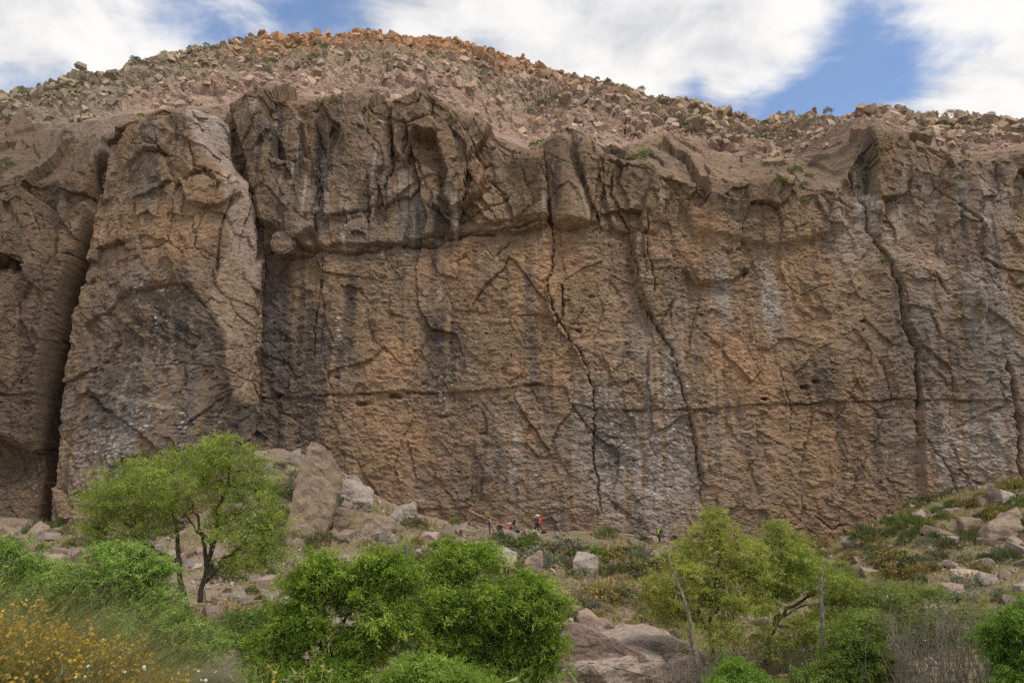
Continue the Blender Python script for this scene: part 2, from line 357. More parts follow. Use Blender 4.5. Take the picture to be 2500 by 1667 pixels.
# upper band overhangs the lower wall; lower wall bands
zw_ = Zg + .5 * fbm(Xg / 2.5, Zg / 2.5, 67, 3)
up2 = sstep(-.2, .25, zw_ - np.interp(gx, *np.array(sorted(PL([(-300, 700), (300, 700), (620, 612), (780, 612), (960, 602), (1120, 572), (1340, 535), (1500, 560), (2900, 560)]))).T)[:, None]); D += .55 * up2 * (1 - pil) * sstep(XZ(590, 500)[0], XZ(640, 500)[0], Xg) * (1 - sstep(XZ(1400, 500)[0], XZ(1560, 500)[0], Xg))
low = np.interp(gx, *np.array(sorted(PL([(-300, 960), (600, 972), (700, 970), (860, 965), (960, 955), (1110, 962), (1200, 952), (1290, 941), (1380, 948), (1390, 985), (1450, 1000), (1560, 1002), (1700, 1002), (1850, 990), (2000, 985), (2180, 975), (2320, 980), (2480, 985), (2900, 985)]))).T)[:, None]
zw = Zg + .25 * fbm(Xg / 1.5, Zg / 1.5, 61, 3)
D += .20 * sstep(-.1, .06, zw - low) * sstep(10, 0, Zg - low) * (1 - pil)
D -= .4 * np.exp(-((zw - low + .08) / (.05 + .12 * sstep(-.2, .4, fbm(Xg / 3, Zg * 0 + 5, 65, 2)))) ** 2) * (1 - pil) * sstep(-.05, .2, fbm(Xg / 4, Zg * 0, 63, 3))
D -= 1.3 * sstep(2.0, -1.0, Zg - low * 0 - XZ(0, 1110, 2)[1]) * leftw          # hollow under the left wall
# cracks: (points, width m, depth m, outward offset used for placing)
cracks = [
 ([(96, 1330), (106, 1200), (110, 1050), (122, 900), (152, 720), (190, 600), (226, 470), (256, 360)], .95, 6.0, 1.5),
 ([(540, 400), (545, 480), (520, 560), (518, 640)], .16, .9, 4.6),
 ([(170, 850), (300, 890), (420, 885), (520, 890), (560, 905), (600, 920)], .12, .35, 4.8),
 ([(170, 950), (260, 1005), (340, 1060), (400, 1110)], .2, .6, 5.0),
 ([(612, 640), (700, 604), (780, 616), (860, 620), (960, 600), (1060, 600), (1120, 575), (1220, 566), (1340, 540), (1440, 548)], .2, .7, .5),
 ([(790, 620), (785, 700), (770, 780), (765, 880)], .1, .5, .3),
 ([(1326, 350), (1332, 440), (1345, 540), (1352, 560), (1350, 650), (1334, 700), (1346, 760), (1392, 832), (1432, 900), (1442, 945), (1448, 1000), (1448, 1130), (1460, 1180), (1472, 1300)], .16, 1.0, .3),
 ([(1372, 690), (1372, 780), (1358, 800)], .14, .8, .3),
 ([(1500, 400), (1490, 470), (1540, 560), (1552, 640), (1562, 722), (1602, 790), (1640, 850), (1662, 950), (1692, 1050), (1706, 1130), (1712, 1260)], .12, .7, .3),
 ([(1580, 520), (1575, 600), (1590, 660), (1600, 720)], .13, .6, .3),
 ([(2072, 390), (2092, 480), (2112, 560), (2172, 640), (2192, 700), (2202, 780), (2232, 850), (2240, 970), (2240, 1010)], .2, 1.2, .4),
 ([(2190, 680), (2212, 720), (2222, 790), (2240, 830)], .13, .6, .8),
 ([(2280, 665), (2300, 690), (2318, 722)], .16, .8, 1.0),
 ([(2150, 880), (2170, 930), (2180, 975)], .12, .5, .6),
 ([(2450, 880), (2468, 980), (2480, 1060), (2476, 1130), (2500, 1200)], .22, 1.2, 1.0),
 ([(2240, 1020), (2252, 1060), (2300, 1120), (2350, 1230)], .16, .7, .9),
 ([(1060, 260), (1055, 300), (1000, 330), (985, 400)], .16, .7, 1.0),
 ([(1150, 330), (1186, 430), (1240, 480)], .15, .7, 1.0),
 ([(770, 300), (800, 400), (780, 520)], .14, .6, 1.0), ([(958, 330), (962, 420), (940, 470)], .2, .9, .8), ([(905, 440), (900, 560)], .12, .5, .6),
 ([(1030, 500), (1120, 540), (1180, 520), (1260, 480)], .12, .5, .6), ([(1100, 640), (1180, 600), (1205, 630), (1260, 580)], .1, .35, .3),
 ([(2280, 420), (2330, 480), (2420, 560)], .15, .6, 1.2), ([(2440, 380), (2445, 470)], .16, .8, 1.0), ([(1950, 400), (2020, 490), (2090, 520)], .18, .5, .5),
 ([(1900, 900), (1930, 1000), (1925, 1060)], .1, .4, .2), ([(1985, 1260), (2030, 1290), (2070, 1280)], .12, .5, .2), ([(2040, 950), (2140, 1000), (2180, 1040)], .1, .35, .3)]
CI = [i for i, c in enumerate(cracks) if c[0][0] == (1326, 350)][0]
crk = .35 + 1.15 * np.clip(.5 + 1.2 * fbm(Xg / 1.6, Zg / 1.6, 70, 3), 0, 1)
for pts, wd, dp, off in cracks:
    P = PL(pts, off); S_ = cols(P, 3.5)
    if wd > .8: d, t_ = seg_dist(Xg[S_] + .12 * (wx[S_] - Xg[S_]), Zg[S_], P); k = np.exp(-(d / wd) ** 4)
    else: d, t_ = seg_dist(wx2[S_], wz2[S_], P); k = np.exp(-d / (wd * .55 * crk[S_]))
    k = k * sstep(0, .06, t_) * sstep(1.0, .93, t_)
    D[S_] -= dp * k * vert[S_]
for ci_, am in ((7, .45), (9, -.35), (11, .4)):
    P = np.array(sorted([(b, a) for a, b in PL(cracks[CI + ci_ - 7][0], cracks[CI + ci_ - 7][3])])); dx = wx2 - np.interp(Zg, P[:, 0], P[:, 1]); inz = sstep(P[0, 0], P[0, 0] + 3, Zg) * sstep(P[-1, 0], P[-1, 0] - 3, Zg); B += am * np.where(dx < 0, np.exp(dx / 5), 0) * inz
# natural joints in the rock
jm = sstep(.03, .0, e1) * sstep(-.1, .3, fbm(Xg / 9, Zg / 9, 73, 2)); D -= .16 * jm * vert
jm2 = sstep(.06, .0, e2) * sstep(.1, .4, fbm(Xg / 6 + 7, Zg / 6, 75, 2)); D -= .09 * jm2 * vert
# pockets: little overhangs lit from above with dark undersides
def saw(lx, lz, seed, amp, th):
    ph = Zg / lz + 1.5 * fbm(Xg / lx, Zg / (lz * 2.4), seed, 3); fr = ph - np.floor(ph)
    s = np.where(fr > .82, (1 - fr) / .18, fr / .82)
    msk = sstep(th, th + .35, fbm(Xg / (lx * 1.2) + 31, Zg / lz * .7, seed + 5, 3) + .1 * fbm(Xg / 14, Zg / 14, seed + 6, 2))
    return amp * (1 - s) * msk
rough_low = (1 - .65 * upper) * vert
D += rough_low * (saw(2.0, .75, 81, .10, .0) + saw(.9, .40, 91, .10, -.1) + saw(4.5, 1.9, 97, .10, .1))
D += vert * (.09 * (1 - .5 * upper) * ridged(wx2 / 2.6, wz2 / 1.9, 101, 4) + .07 * fbm(Xg / .75, Zg / .5, 111, 3, .65)) + .09 * (1 - vert) * fbm(Xg / 1.4, (Yg + Zg) / .5, 115, 4)
pk = fbm(Xg / .8, Zg / .42, 121, 2); D -= vert * .10 * sstep(.34, .55, pk) * (1 - .5 * upper) * sstep(-.1, .3, fbm(Xg / 8, Zg / 8, 127, 2))
D -= vert * .25 * sstep(.5, .65, fbm(Xg / 1.9, Zg / .9, 125, 2))
# a few real holes along the low crack
for a, b, r_ in ((965, 968, .55), (885, 985, .5), (1860, 978, .3), (1965, 945, .45), (1985, 935, .3), (1410, 806, .3), (2110, 785, .28), (2105, 805, .25), (1815, 665, .4), (680, 962, .4)):
    c = XZ(a, b, .3); D -= .9 * np.exp(-(((wx2 - c[0]) / (r_ * 1.1)) ** 2 + ((wz2 - c[1]) / (r_ * .5)) ** 2) ** 1.5)
# colours (the stone's own, with shade painted in at the pillar corner and left wall: iron brown, black water streaks, pale scars, chalk)
def lerp(c, k, rgb): return c * (1 - k[..., None]) + np.array(rgb) * k[..., None]
C = np.zeros(Xg.shape + (3,)) + np.array((.315, .205, .120))
va = fbm(Xg / 9, Zg / 12, 131, 4); C = lerp(C, sstep(-.05, .35, va) * .7, (.395, .245, .145)); C = lerp(C, sstep(.0, .4, fbm(Xg / 6, Zg / 9, 137, 4)) * .7, (.225, .172, .135))
C = lerp(C, sstep(.05, .45, fbm(Xg / 3, Zg / 4, 139, 4)) * .45, (.36, .255, .185))
def zone(px, py, rx, ry, off=0.0):
    c = XZ(px, py, off); k = WALL / FPX; return np.exp(-(((Xg - c[0] + 1.2 * (wx2 - Xg)) / (rx * k)) ** 2 + ((Zg - c[1]) / (ry * k)) ** 2))
def zmax(lst): 
    z = np.zeros_like(Xg)
    for a in lst: z = np.maximum(z, zone(*a[:5]) * (a[5] if len(a) > 5 else 1))
    return z
st = fbm(Xg / .9 + .3 * fbm(Xg / 3, Zg / 8, 141, 2), Zg / 16, 143, 3); stw = fbm(Xg / 2.6, Zg / 30, 147, 3)
orange = zmax([(1100, 720, 300, 160), (1900, 720, 260, 170), (1780, 880, 200, 120), (440, 560, 130, 100, 4.6, .5), (570, 700, 70, 130, 4.6, .7), (1250, 880, 150, 90), (1000, 850, 110, 100), (1650, 560, 120, 80), (1300, 620, 160, 80), (2000, 1080, 170, 120, 0, .6), (1050, 1080, 240, 90, 0, .5)])
C = lerp(C, orange * .75 * sstep(-.35, .3, va + .6 * st), (.50, .285, .14))
grey = zmax([(1560, 1140, 170, 170), (2370, 1080, 130, 130), (2370, 800, 170, 200), (2330, 480, 180, 130, 0, .6), (1600, 900, 70, 120), (1440, 1010, 80, 90, 0, .6), (300, 1040, 170, 160, 4.8), (1250, 1080, 60, 150, 0, .5), (2120, 520, 90, 120), (1010, 520, 60, 110), (800, 480, 50, 130), (1880, 730, 40, 110, 0, .9), (1770, 720, 40, 90, 0, .9), (2060, 600, 60, 120, 0, .6)])
C = lerp(C, grey * .88 * sstep(-.45, .15, st + stw), (.385, .34, .30))
dark = zmax([(690, 840, 120, 260), (640, 1000, 60, 200), (1085, 840, 50, 150), (865, 730, 28, 90), (830, 860, 60, 70), (420, 820, 170, 100, 4.8), (260, 930, 140, 160, 4.8, .85), (480, 1040, 120, 120, 4.8, .6), (60, 900, 110, 320, 2, .7), (1010, 560, 40, 60), (820, 420, 20, 130), (1080, 560, 40, 60, 0, .8), (2290, 860, 130, 110, 0, .8), (1490, 1080, 60, 90, 0, .6), (720, 470, 60, 110, 0, .7), (1990, 930, 50, 60, 0, .7), (2330, 620, 60, 60, 1, .5), (1980, 620, 50, 100, 0, .4)])  # dark stains; first entries also paint the shade of the recess beside the pillar
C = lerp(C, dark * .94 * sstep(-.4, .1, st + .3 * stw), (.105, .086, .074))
cn = zmax([(624, 760, 34, 120, 2), (616, 980, 34, 150, 2), (624, 660, 30, 80, 2), (645, 860, 80, 240, 0.5), (640, 1020, 60, 90, .5)]); C = lerp(C, cn * .85, (.12, .098, .085))  # corner right of the pillar: dark stain with its shade painted in
C = lerp(C, sstep(.10, .38, st) * (.55 + .25 * upper) * sstep(-.2, .2, fbm(Xg / 8, Zg / 11, 149, 3)) * vert, (.12, .10, .09))                        # black water streaks
C = lerp(C, sstep(.25, .55, fbm(Xg / .7 + 50, Zg / 13, 151, 3)) * (.22 + .55 * upper + .5 * zmax([(900, 520, 200, 110), (800, 480, 60, 140), (1560, 1100, 150, 200, 0, .6)])) .clip(0, .9) * vert * (1 - .6 * pil), (.43, .375, .315))   # pale runs
C = lerp(C, sstep(.38, .6, fbm(Xg / 3.5, Zg / 20, 153, 2)) * .6 * vert, (.17, .145, .13))
pink = zmax([(2270, 620, 55, 35, 1), (2330, 600, 40, 25, 1), (1060, 720, 30, 30), (1620, 640, 40, 80, 0, .7), (1500, 740, 60, 60, 0, .5), (2280, 720, 40, 40, 1, .6)])
C = lerp(C, pink * .8 * sstep(-.2, .2, fbm(Xg / 1.2, Zg / 1.2, 155, 3)), (.50, .325, .25))
# pale fresh facets high on the pillar and on the rim
PALES = (([(552, 600), (613, 640), (607, 850), (598, 990), (572, 960), (566, 820), (520, 740)], 4.6, (.40, .28, .19)), ([(462, 282), (500, 276), (545, 305), (548, 395), (535, 402), (495, 370)], 4.6, (.46, .355, .29)), ([(540, 400), (604, 455), (617, 560), (612, 680), (570, 640), (548, 520)], 4.6, (.46, .335, .265)), ([(455, 250), (478, 262), (472, 275), (455, 262)], 4.6, (.48, .44, .40)),
                      ([(495, 265), (540, 290), (528, 302), (500, 280)], 4.6, (.46, .42, .38)), ([(664, 244), (680, 250), (692, 312)], 1.5, (.50, .44, .37)), ([(718, 258), (728, 280), (742, 320), (724, 290)], 1.5, (.46, .36, .26)),
                      ([(878, 262), (886, 280), (896, 322), (882, 296)], .9, (.50, .43, .35)), ([(922, 270), (938, 275), (940, 312), (925, 292)], .9, (.52, .46, .40)), ([(928, 306), (938, 320), (950, 360), (936, 330)], .9, (.5, .42, .34)),
                      ([(836, 265), (850, 300), (852, 312), (840, 290)], .9, (.46, .36, .26)), ([(1036, 252), (1045, 255), (1062, 300), (1050, 292)], 1.9, (.5, .38, .28)), ([(1150, 300), (1180, 370), (1182, 415), (1168, 400), (1140, 330)], 1.5, (.45, .34, .25)),
                      ([(1212, 340), (1230, 360), (1236, 384), (1222, 372)], .6, (.48, .38, .29)), ([(1420, 440), (1436, 500), (1438, 530), (1428, 500)], 2.3, (.50, .36, .25)), ([(1424, 322), (1440, 330), (1448, 356), (1430, 350)], 1.2, (.47, .38, .32)),
                      ([(180, 470), (225, 500), (228, 535), (200, 520)], 2, (.46, .33, .26)), ([(225, 340), (280, 330), (275, 375), (240, 390), (222, 365)], 2, (.36, .28, .235)), ([(2390, 520), (2402, 530), (2420, 566), (2412, 566)], 1, (.56, .54, .52)),
                      ([(40, 480), (60, 530), (66, 560), (50, 520)], 2, (.44, .34, .27)), ([(395, 290), (402, 320), (388, 335), (362, 320)], 4.8, (.43, .33, .27)), ([(1158, 470), (1178, 505), (1172, 480), (1162, 452)], 1, (.48, .36, .26)))
for pts, off, rgb in PALES:
    sd_ = poly_sd(wx2 * .5 + Xg * .5, wz2 * .5 + Zg * .5, PL(pts, off)); k = sstep(-.14, .12, sd_); C = lerp(C, k * .85, rgb); D -= .22 * k
# brown varnish on the tops
C = lerp(C, sstep(.75, .2, vert) * .9, (.255, .170, .108)); C = lerp(C, upper * .35 * sstep(5, 1, rimZ[:, None] - Zg), (.235, .155, .095))
ch = sstep(.33, .5, fbm(Xg / .55, Zg / .22, 161, 2) + .25 * st) * zmax([(250, 1120, 90, 110, 4.8, .6), (390, 850, 50, 60, 4.8, .6), (380, 740, 70, 90, 4.8), (400, 1040, 110, 50, 4.8), (1560, 1100, 110, 170, 0), (1290, 1130, 40, 130), (1100, 950, 60, 60), (1640, 1000, 60, 120), (825, 800, 16, 80), (2350, 1130, 80, 90), (1860, 730, 25, 60), (1770, 700, 25, 70), (1500, 950, 60, 90), (70, 1190, 60, 60, 1.5), (310, 960, 8, 60, 4.8)])
C = lerp(C, np.clip(ch * 1.2, 0, 1), (.58, .57, .56))
C = lerp(C, sstep(.1, .5, fbm(Xg / 1.1, Zg / .6, 181, 3)) * .35, (.16, .12, .09)); C = lerp(C, sstep(.12, .5, fbm(Xg / .9 + 20, Zg / .5, 185, 3)) * .3, (.44, .33, .24)); C = lerp(C, leftw * .55, (.17, .115, .075)); cm = np.array((.275, .185, .115)); lum = (C / cm).mean(-1, keepdims=True); C = C * np.clip(lum, .2, 3) ** .35 * .95; C = np.clip(C * .97 + .03 * C.mean(-1, keepdims=True), .02, .8)  # leftw term paints the left wall's shade into its colour
calm = .5 + .5 * sstep(.15, .7, vert); D = D * calm; D = np.where(tv[None, :] > .985, D * .3, D); B *= sstep(1.0, .95, tv)[None, :]
sideq = sstep(.5, 2.0, np.abs(np.gradient(B, axis=0)) / (gx[1] - gx[0])); dxs = sideq * (.25 * fbm(Zg / 2.2, B * 1.3, 171, 3) + .22 * fbm(Zg / .6, B * 2, 175, 2))
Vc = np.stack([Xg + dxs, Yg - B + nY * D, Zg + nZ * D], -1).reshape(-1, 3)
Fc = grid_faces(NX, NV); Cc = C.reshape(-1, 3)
fm = lambda a: a.reshape(-1)[Fc].mean(1)
lab_but = (fm(mB) > .5)
def sub(mask):
    f = Fc[mask]; used = np.unique(f); inv = np.full(len(Vc), -1); inv[used] = np.arange(len(used)); return Vc[used], inv[f][:, ::-1], Cc[used]
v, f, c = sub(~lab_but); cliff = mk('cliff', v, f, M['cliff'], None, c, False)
tag(cliff, 'tall brown cliff wall with cracks and dark water streaks', 'cliff', None, 'structure')
for nm, msk, lb in (('grey_buttress', lab_but, 'grey buttress beyond the long slanting crack'),):
    v, f, c = sub(msk); o = mk(nm, v, f, M['cliff'], cliff, c, False); o['label'] = lb

# columns that stand clear of the wall: a section swept up between their outlines
def column(name, left, right, ridge, offs, back, label, na, nz, topR, botR=0.0, rough=1.0, recede=0.0):
    L = np.array(sorted([XZ(a, b, offs[0])[::-1] for a, b in left])); Rr = np.array(sorted([XZ(a, b, offs[2])[::-1] for a, b in right])); Q = np.array(sorted([XZ(a, b, offs[1])[::-1] for a, b in ridge]))
    z0 = max(L[0, 0], Rr[0, 0]); z1 = min(L[-1, 0], Rr[-1, 0]); z = np.linspace(z0, z1, nz); xl = smooth1(np.interp(z, L[:, 0], L[:, 1]), 3); xr = smooth1(np.interp(z, Rr[:, 0], Rr[:, 1]), 3); xq = smooth1(np.interp(z, Q[:, 0], Q[:, 1]), 5)
    fr = (z - z0) / (z1 - z0); rc = recede * fr
    S = np.stack([np.stack([xl + .5, np.full(nz, WALL + back)], 1), np.stack([xl, WALL - offs[0] + rc], 1), np.stack([.55 * xq + .45 * xl, WALL - (.72 * offs[1] + .28 * offs[0]) + rc], 1), np.stack([xq, WALL - offs[1] + rc], 1), np.stack([.5 * xq + .5 * xr, WALL - (.62 * offs[1] + .38 * offs[2]) + rc], 1), np.stack([xr, WALL - offs[2] + rc], 1), np.stack([xr - .4, np.full(nz, WALL + back)], 1)], 1)
    d = np.concatenate([np.zeros((nz, 1)), np.cumsum(np.linalg.norm(np.diff(S, axis=1), axis=2), 1)], 1); P = np.zeros((nz, na, 2)); arc = np.zeros((nz, na))
    for i in range(nz):
        q_ = np.linspace(0, d[i, -1], na); arc[i] = q_ - d[i, 3]; P[i, :, 0] = np.interp(q_, d[i], S[i, :, 0]); P[i, :, 1] = np.interp(q_, d[i], S[i, :, 1])
    P = smooth1(P, 5, 1); cx = (xl + xr) / 2; k = np.ones(nz)
    if topR: u = np.clip((z1 - z) / topR, 0, 1); k = np.minimum(k, np.sqrt(1 - (1 - u) ** 2))
    if botR: u = np.clip((z - z0) / botR, 0, 1); k = np.minimum(k, np.sqrt(1 - (1 - u) ** 2))
    P[..., 0] = cx[:, None] + (P[..., 0] - cx[:, None]) * (.45 + .55 * k)[:, None]; P[..., 1] = WALL + back + (P[..., 1] - WALL - back) * k[:, None]
    t = np.gradient(P, axis=1); n_ = np.stack([t[..., 1], -t[..., 0]], -1); n_ /= np.linalg.norm(n_, axis=2, keepdims=True) + 1e-9
    ZZ = np.repeat(z[:, None], na, 1); ax = arc + .3 * fbm(arc / 1.3, ZZ / 1.3, 191, 3); az = ZZ + .3 * fbm(arc / 1.3 + 5, ZZ / 1.3, 193, 3)
    g1, h1 = facets(ax / 4.2, az / 6.5, 201, 1.3); g2, h2 = facets(ax / 1.7 + .2 * az, az / 2.3, 203, 1.4); g3, h3 = facets(ax / .7, az / .8, 205, 1.5); hi = sstep(.45, .75, fr)[:, None]
    dd = rough * ((.55 + .3 * hi) * g1 + (.28 + .05 * hi) * g2 + .12 * g3 + .35 * fbm(arc / 3, ZZ / 7, 207, 3) + .08 * fbm(arc / .6, ZZ / .4, 209, 3) - .3 * sstep(.05, 0, h1) * sstep(-.1, .2, fbm(arc / 5, ZZ / 5, 211, 2)))
    ph = ZZ / .6 + 1.4 * fbm(arc / 1.4, ZZ / 1.5, 213, 3); f_ = ph - np.floor(ph); dd += rough * .10 * (1 - np.where(f_ > .82, (1 - f_) / .18, f_ / .82)) * sstep(-.1, .3, fbm(arc / 2.5, ZZ / 1.6, 217, 3)) * (1 - .6 * hi)
    for pts, wd, dp in COLCRACK.get(name, ()):
        c_, t_ = seg_dist(P[..., 0] * .7 + .3 * (P[..., 0] + ax - arc), az, PL(pts, offs[1] - .6)); dd -= dp * np.exp(-(c_ / wd) ** 2) * sstep(0, .05, t_) * sstep(1, .95, t_)
    for pts, dp in COLBLOCK.get(name, ()):
        dd += dp * sstep(-.15, .15, poly_sd(P[..., 0], az, PL(pts, offs[1] - .6)))
    V = np.stack([P[..., 0] + n_[..., 0] * dd, P[..., 1] + n_[..., 1] * dd, ZZ + .15 * dd * 0], -1)
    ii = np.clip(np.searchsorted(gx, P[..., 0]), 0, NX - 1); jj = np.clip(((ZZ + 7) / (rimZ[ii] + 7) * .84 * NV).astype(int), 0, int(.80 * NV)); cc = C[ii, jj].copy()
    for pts, off, rgb in PALES:
        if off >= 4: cc = lerp(cc, .75 * sstep(-.6, .4, poly_sd(P[..., 0] + 1.3 * (ax - arc), az, PL(pts, offs[1] - 1.6))), np.array(rgb) * .92)
    o = mk(name, V.reshape(-1, 3), grid_faces(nz, na), M['cliff'], cliff, cc.reshape(-1, 3), False); o['label'] = label; return o
COLCRACK = {'rock_pillar': [([(540, 400), (545, 480), (522, 560), (518, 660)], .10, .6), ([(380, 885), (470, 888), (520, 893), (560, 905), (600, 920)], .07, .25), ([(170, 950), (260, 1005), (340, 1060), (400, 1110)], .12, .5), ([(335, 300), (340, 350), (420, 372)], .1, .4), ([(455, 330), (470, 400), (540, 420)], .1, .4)]}
COLBLOCK = {'rock_pillar': [([(280, 380), (300, 300), (330, 290), (345, 345), (310, 372)], .5), ([(335, 300), (390, 285), (420, 320), (395, 362), (345, 350)], .7), ([(430, 432), (500, 425), (560, 450), (520, 500), (455, 490)], .8), ([(190, 940), (430, 1000), (400, 1110), (340, 1065), (260, 1010)], .45), ([(170, 780), (300, 700), (460, 690), (540, 800), (430, 880), (200, 880)], -.5)]}
column('rock_pillar', [(112, 1440), (126, 1200), (132, 1000), (160, 850), (178, 700), (226, 560), (250, 440), (276, 340), (308, 290), (345, 262), (380, 238)], [(626, 1440), (614, 1110), (598, 1000), (606, 850), (614, 650), (619, 520), (606, 452), (566, 412), (549, 380), (544, 300), (526, 270), (480, 238)],
       [(455, 1440), (440, 1100), (545, 920), (556, 820), (500, 760), (458, 690), (452, 560), (490, 420), (470, 330), (430, 238)], (3.4, 6.6, 3.2), 3.0, 'massive pillar standing proud of the wall between a dark chimney and a shaded corner', 240, 430, 3.2, 0, 1.0, 1.2)
column('leaning_column', [(1352, 560), (1340, 500), (1330, 440), (1320, 380), (1318, 352), (1332, 316)], [(1440, 560), (1444, 505), (1428, 440), (1414, 400), (1404, 350), (1388, 316)], [(1398, 560), (1392, 470), (1378, 400), (1362, 316)], (1.0, 2.7, 1.2), 2.5, 'rounded rock column leaning on the upper wall', 80, 110, 1.5, 1.2, .45, .8)
# ------------------------------------------------------------------ rocks
def hull_mesh(seed, n=16, box=.5, mat=None, bevel=0.0):
    r = random.Random(seed); bm = bmesh.new(); pts = []
    for sx in (-1, 1):
        for sy in (-1, 1):
            for sz in (-1, 1):
                if r.random() < box: pts.append((sx * r.uniform(.55, 1.05), sy * r.uniform(.55, 1.05), sz * r.uniform(.5, 1.05)))
                else:
                    a = [sx * r.uniform(.7, 1), sy * r.uniform(.7, 1), sz * r.uniform(.7, 1)]
                    for k in range(3): b = list(a); b[k] *= r.uniform(.0, .5); pts.append(tuple(b))
    for p in pts: bm.verts.new(p)
    res = bmesh.ops.convex_hull(bm, input=bm.verts); junk = [e for e in res['geom_interior'] if isinstance(e, bmesh.types.BMVert)]
    for v_ in junk: bm.verts.remove(v_)
    if bevel: bmesh.ops.bevel(bm, geom=list(bm.edges), offset=bevel, segments=1, affect='EDGES', clamp_overlap=True)
    bmesh.ops.triangulate(bm, faces=bm.faces)
    me = bpy.data.meshes.new('rock'); bm.to_mesh(me); bm.free()
    if mat: me.materials.append(mat)
    return me
def mesh_arrays(me):
    v = np.zeros(len(me.vertices) * 3, np.float32); me.vertices.foreach_get('co', v)
    f = np.array([p.vertices[:] for p in me.polygons], np.int32); return v.reshape(-1, 3), f
stone_me = [hull_mesh(100 + i, 8, .93) for i in range(14)]; stone_arr = [mesh_arrays(m) for m in stone_me]
rock_me = [hull_mesh(200 + i, 8, .85, M['boulder'], .03) for i in range(16)]
def rotm(rx, ry, rz):
    cx, sx, cy, sy, cz, sz = np.cos(rx), np.sin(rx), np.cos(ry), np.sin(ry), np.cos(rz), np.sin(rz)
    m = np.zeros((len(rx), 3, 3)); m[:, 0, 0] = cy * cz; m[:, 0, 1] = sx * sy * cz - cx * sz; m[:, 0, 2] = cx * sy * cz + sx * sz
    m[:, 1, 0] = cy * sz; m[:, 1, 1] = sx * sy * sz + cx * cz; m[:, 1, 2] = cx * sy * sz - sx * cz; m[:, 2, 0] = -sy; m[:, 2, 1] = sx * cy; m[:, 2, 2] = cx * cy; return m
def scatter_mesh(P, S, Cl, flat=.7):
    """many stones in one mesh"""
    n = len(P); kind = rng.integers(0, len(stone_arr), n); VV = []; FF = []; CC = []; base = 0
    for k, (v, f) in enumerate(stone_arr):
        ix = np.where(kind == k)[0]
        if not len(ix): continue
        sc = S[ix, None] * np.stack([rng.uniform(.6, 1.6, len(ix)), rng.uniform(.6, 1.3, len(ix)), rng.uniform(.35, 1.0, len(ix)) * flat / .7], 1)
        rm = rotm(rng.normal(0, .7, len(ix)), rng.normal(0, .7, len(ix)), rng.uniform(0, 6.3, len(ix)))
        vv = np.einsum('nij,nkj->nki', rm, v[None] * sc[:, None, :]) + P[ix][:, None, :]
        VV.append(vv.reshape(-1, 3)); FF.append((f[None] + (base + np.arange(len(ix)) * len(v))[:, None, None]).reshape(-1, 3)); base += len(ix) * len(v)
        CC.append(np.repeat(Cl[ix], len(v), 0))
    return np.concatenate(VV), np.concatenate(FF), np.concatenate(CC)

# ------------------------------------------------------------------ the hill above the rim
ridge_px = [(-400, 240), (0, 222), (130, 210), (240, 188), (300, 172), (345, 150), (420, 128), (500, 115), (560, 108), (650, 98), (790, 90), (890, 84), (990, 90), (1080, 99), (1160, 112), (1200, 120), (1280, 148), (1380, 174), (1500, 208),
            (1640, 250), (1750, 273), (1850, 294), (1950, 292), (2000, 288), (2100, 275), (2160, 268), (2260, 284), (2400, 308), (2500, 320), (2900, 350)]
HX = np.concatenate([np.linspace(-170, -100, 15), np.linspace(-99.6, 104.6, 520), np.linspace(105, 170, 15)])
def ridge_col():
    out = []
    for a, b in ridge_px:
        _, dy, dz = ray(a, b); tr = dz / dy
        p = at(a, b, 110); X0 = p[0]
        fy = np.interp(X0 * .8, footA[:, 0], footA[:, 1]); fz = np.interp(X0 * .8, footA[:, 0], footA[:, 2]); sl = .86
        Y = (fz - sl * fy) / (tr - sl) if tr < sl - .03 else 150
        Y = float(np.clip(Y, fy + 14, 150)); out.append(at(a, b, Y))
    return np.array(out)
RC = ridge_col()
rY = smooth1(np.interp(HX, RC[:, 0], RC[:, 1]), 60)
# with the smoothed distance, read the height off the sight line again
rZ = np.zeros_like(HX)
pxr = np.array([a for a, b in ridge_px]); pyr = np.array([b for a, b in ridge_px])
for i, (x_, y_) in enumerate(zip(HX, rY)):
    py = 200.0
    for _ in range(12):
        _, dy, dz = ray(0, py); px = 1250 + FPX * x_ * dy / y_; py = np.interp(px, pxr, pyr)
    _, dy, dz = ray(0, py); rZ[i] = y_ * dz / dy
rZ = smooth1(rZ, 2)
hfY = np.interp(HX, footA[:, 0], footA[:, 1]); hfZ = np.interp(HX, footA[:, 0], footA[:, 2]); hfY = smooth1(hfY, 10); hfZ = smooth1(hfZ, 6)
NH = 215; th = np.concatenate([np.linspace(-.30, -.01, 15), np.linspace(0, 1.05, 180), np.linspace(1.07, 1.45, 20)])
hY = np.zeros((len(HX), NH)); hZ = np.zeros_like(hY)
for j, t_ in enumerate(th):
    if t_ <= 1:
        prof_ = t_ + .10 * math.sin(max(t_, 0) * math.pi) * 0
        hY[:, j] = hfY + ((rY - hfY) * t_ if t_ > 0 else t_ * 6); hZ[:, j] = hfZ + ((rZ - hfZ) * t_ if t_ > 0 else t_ * 40)
    else:
        hY[:, j] = rY + (t_ - 1) * 90; hZ[:, j] = rZ - (t_ - 1) * 30 * min(1, (t_ - 1) * 6)
HXg = np.repeat(HX[:, None], NH, 1)
def hill_t(X, Y): return (Y - np.interp(X, HX, hfY)) / (np.interp(X, HX, rY) - np.interp(X, HX, hfY))
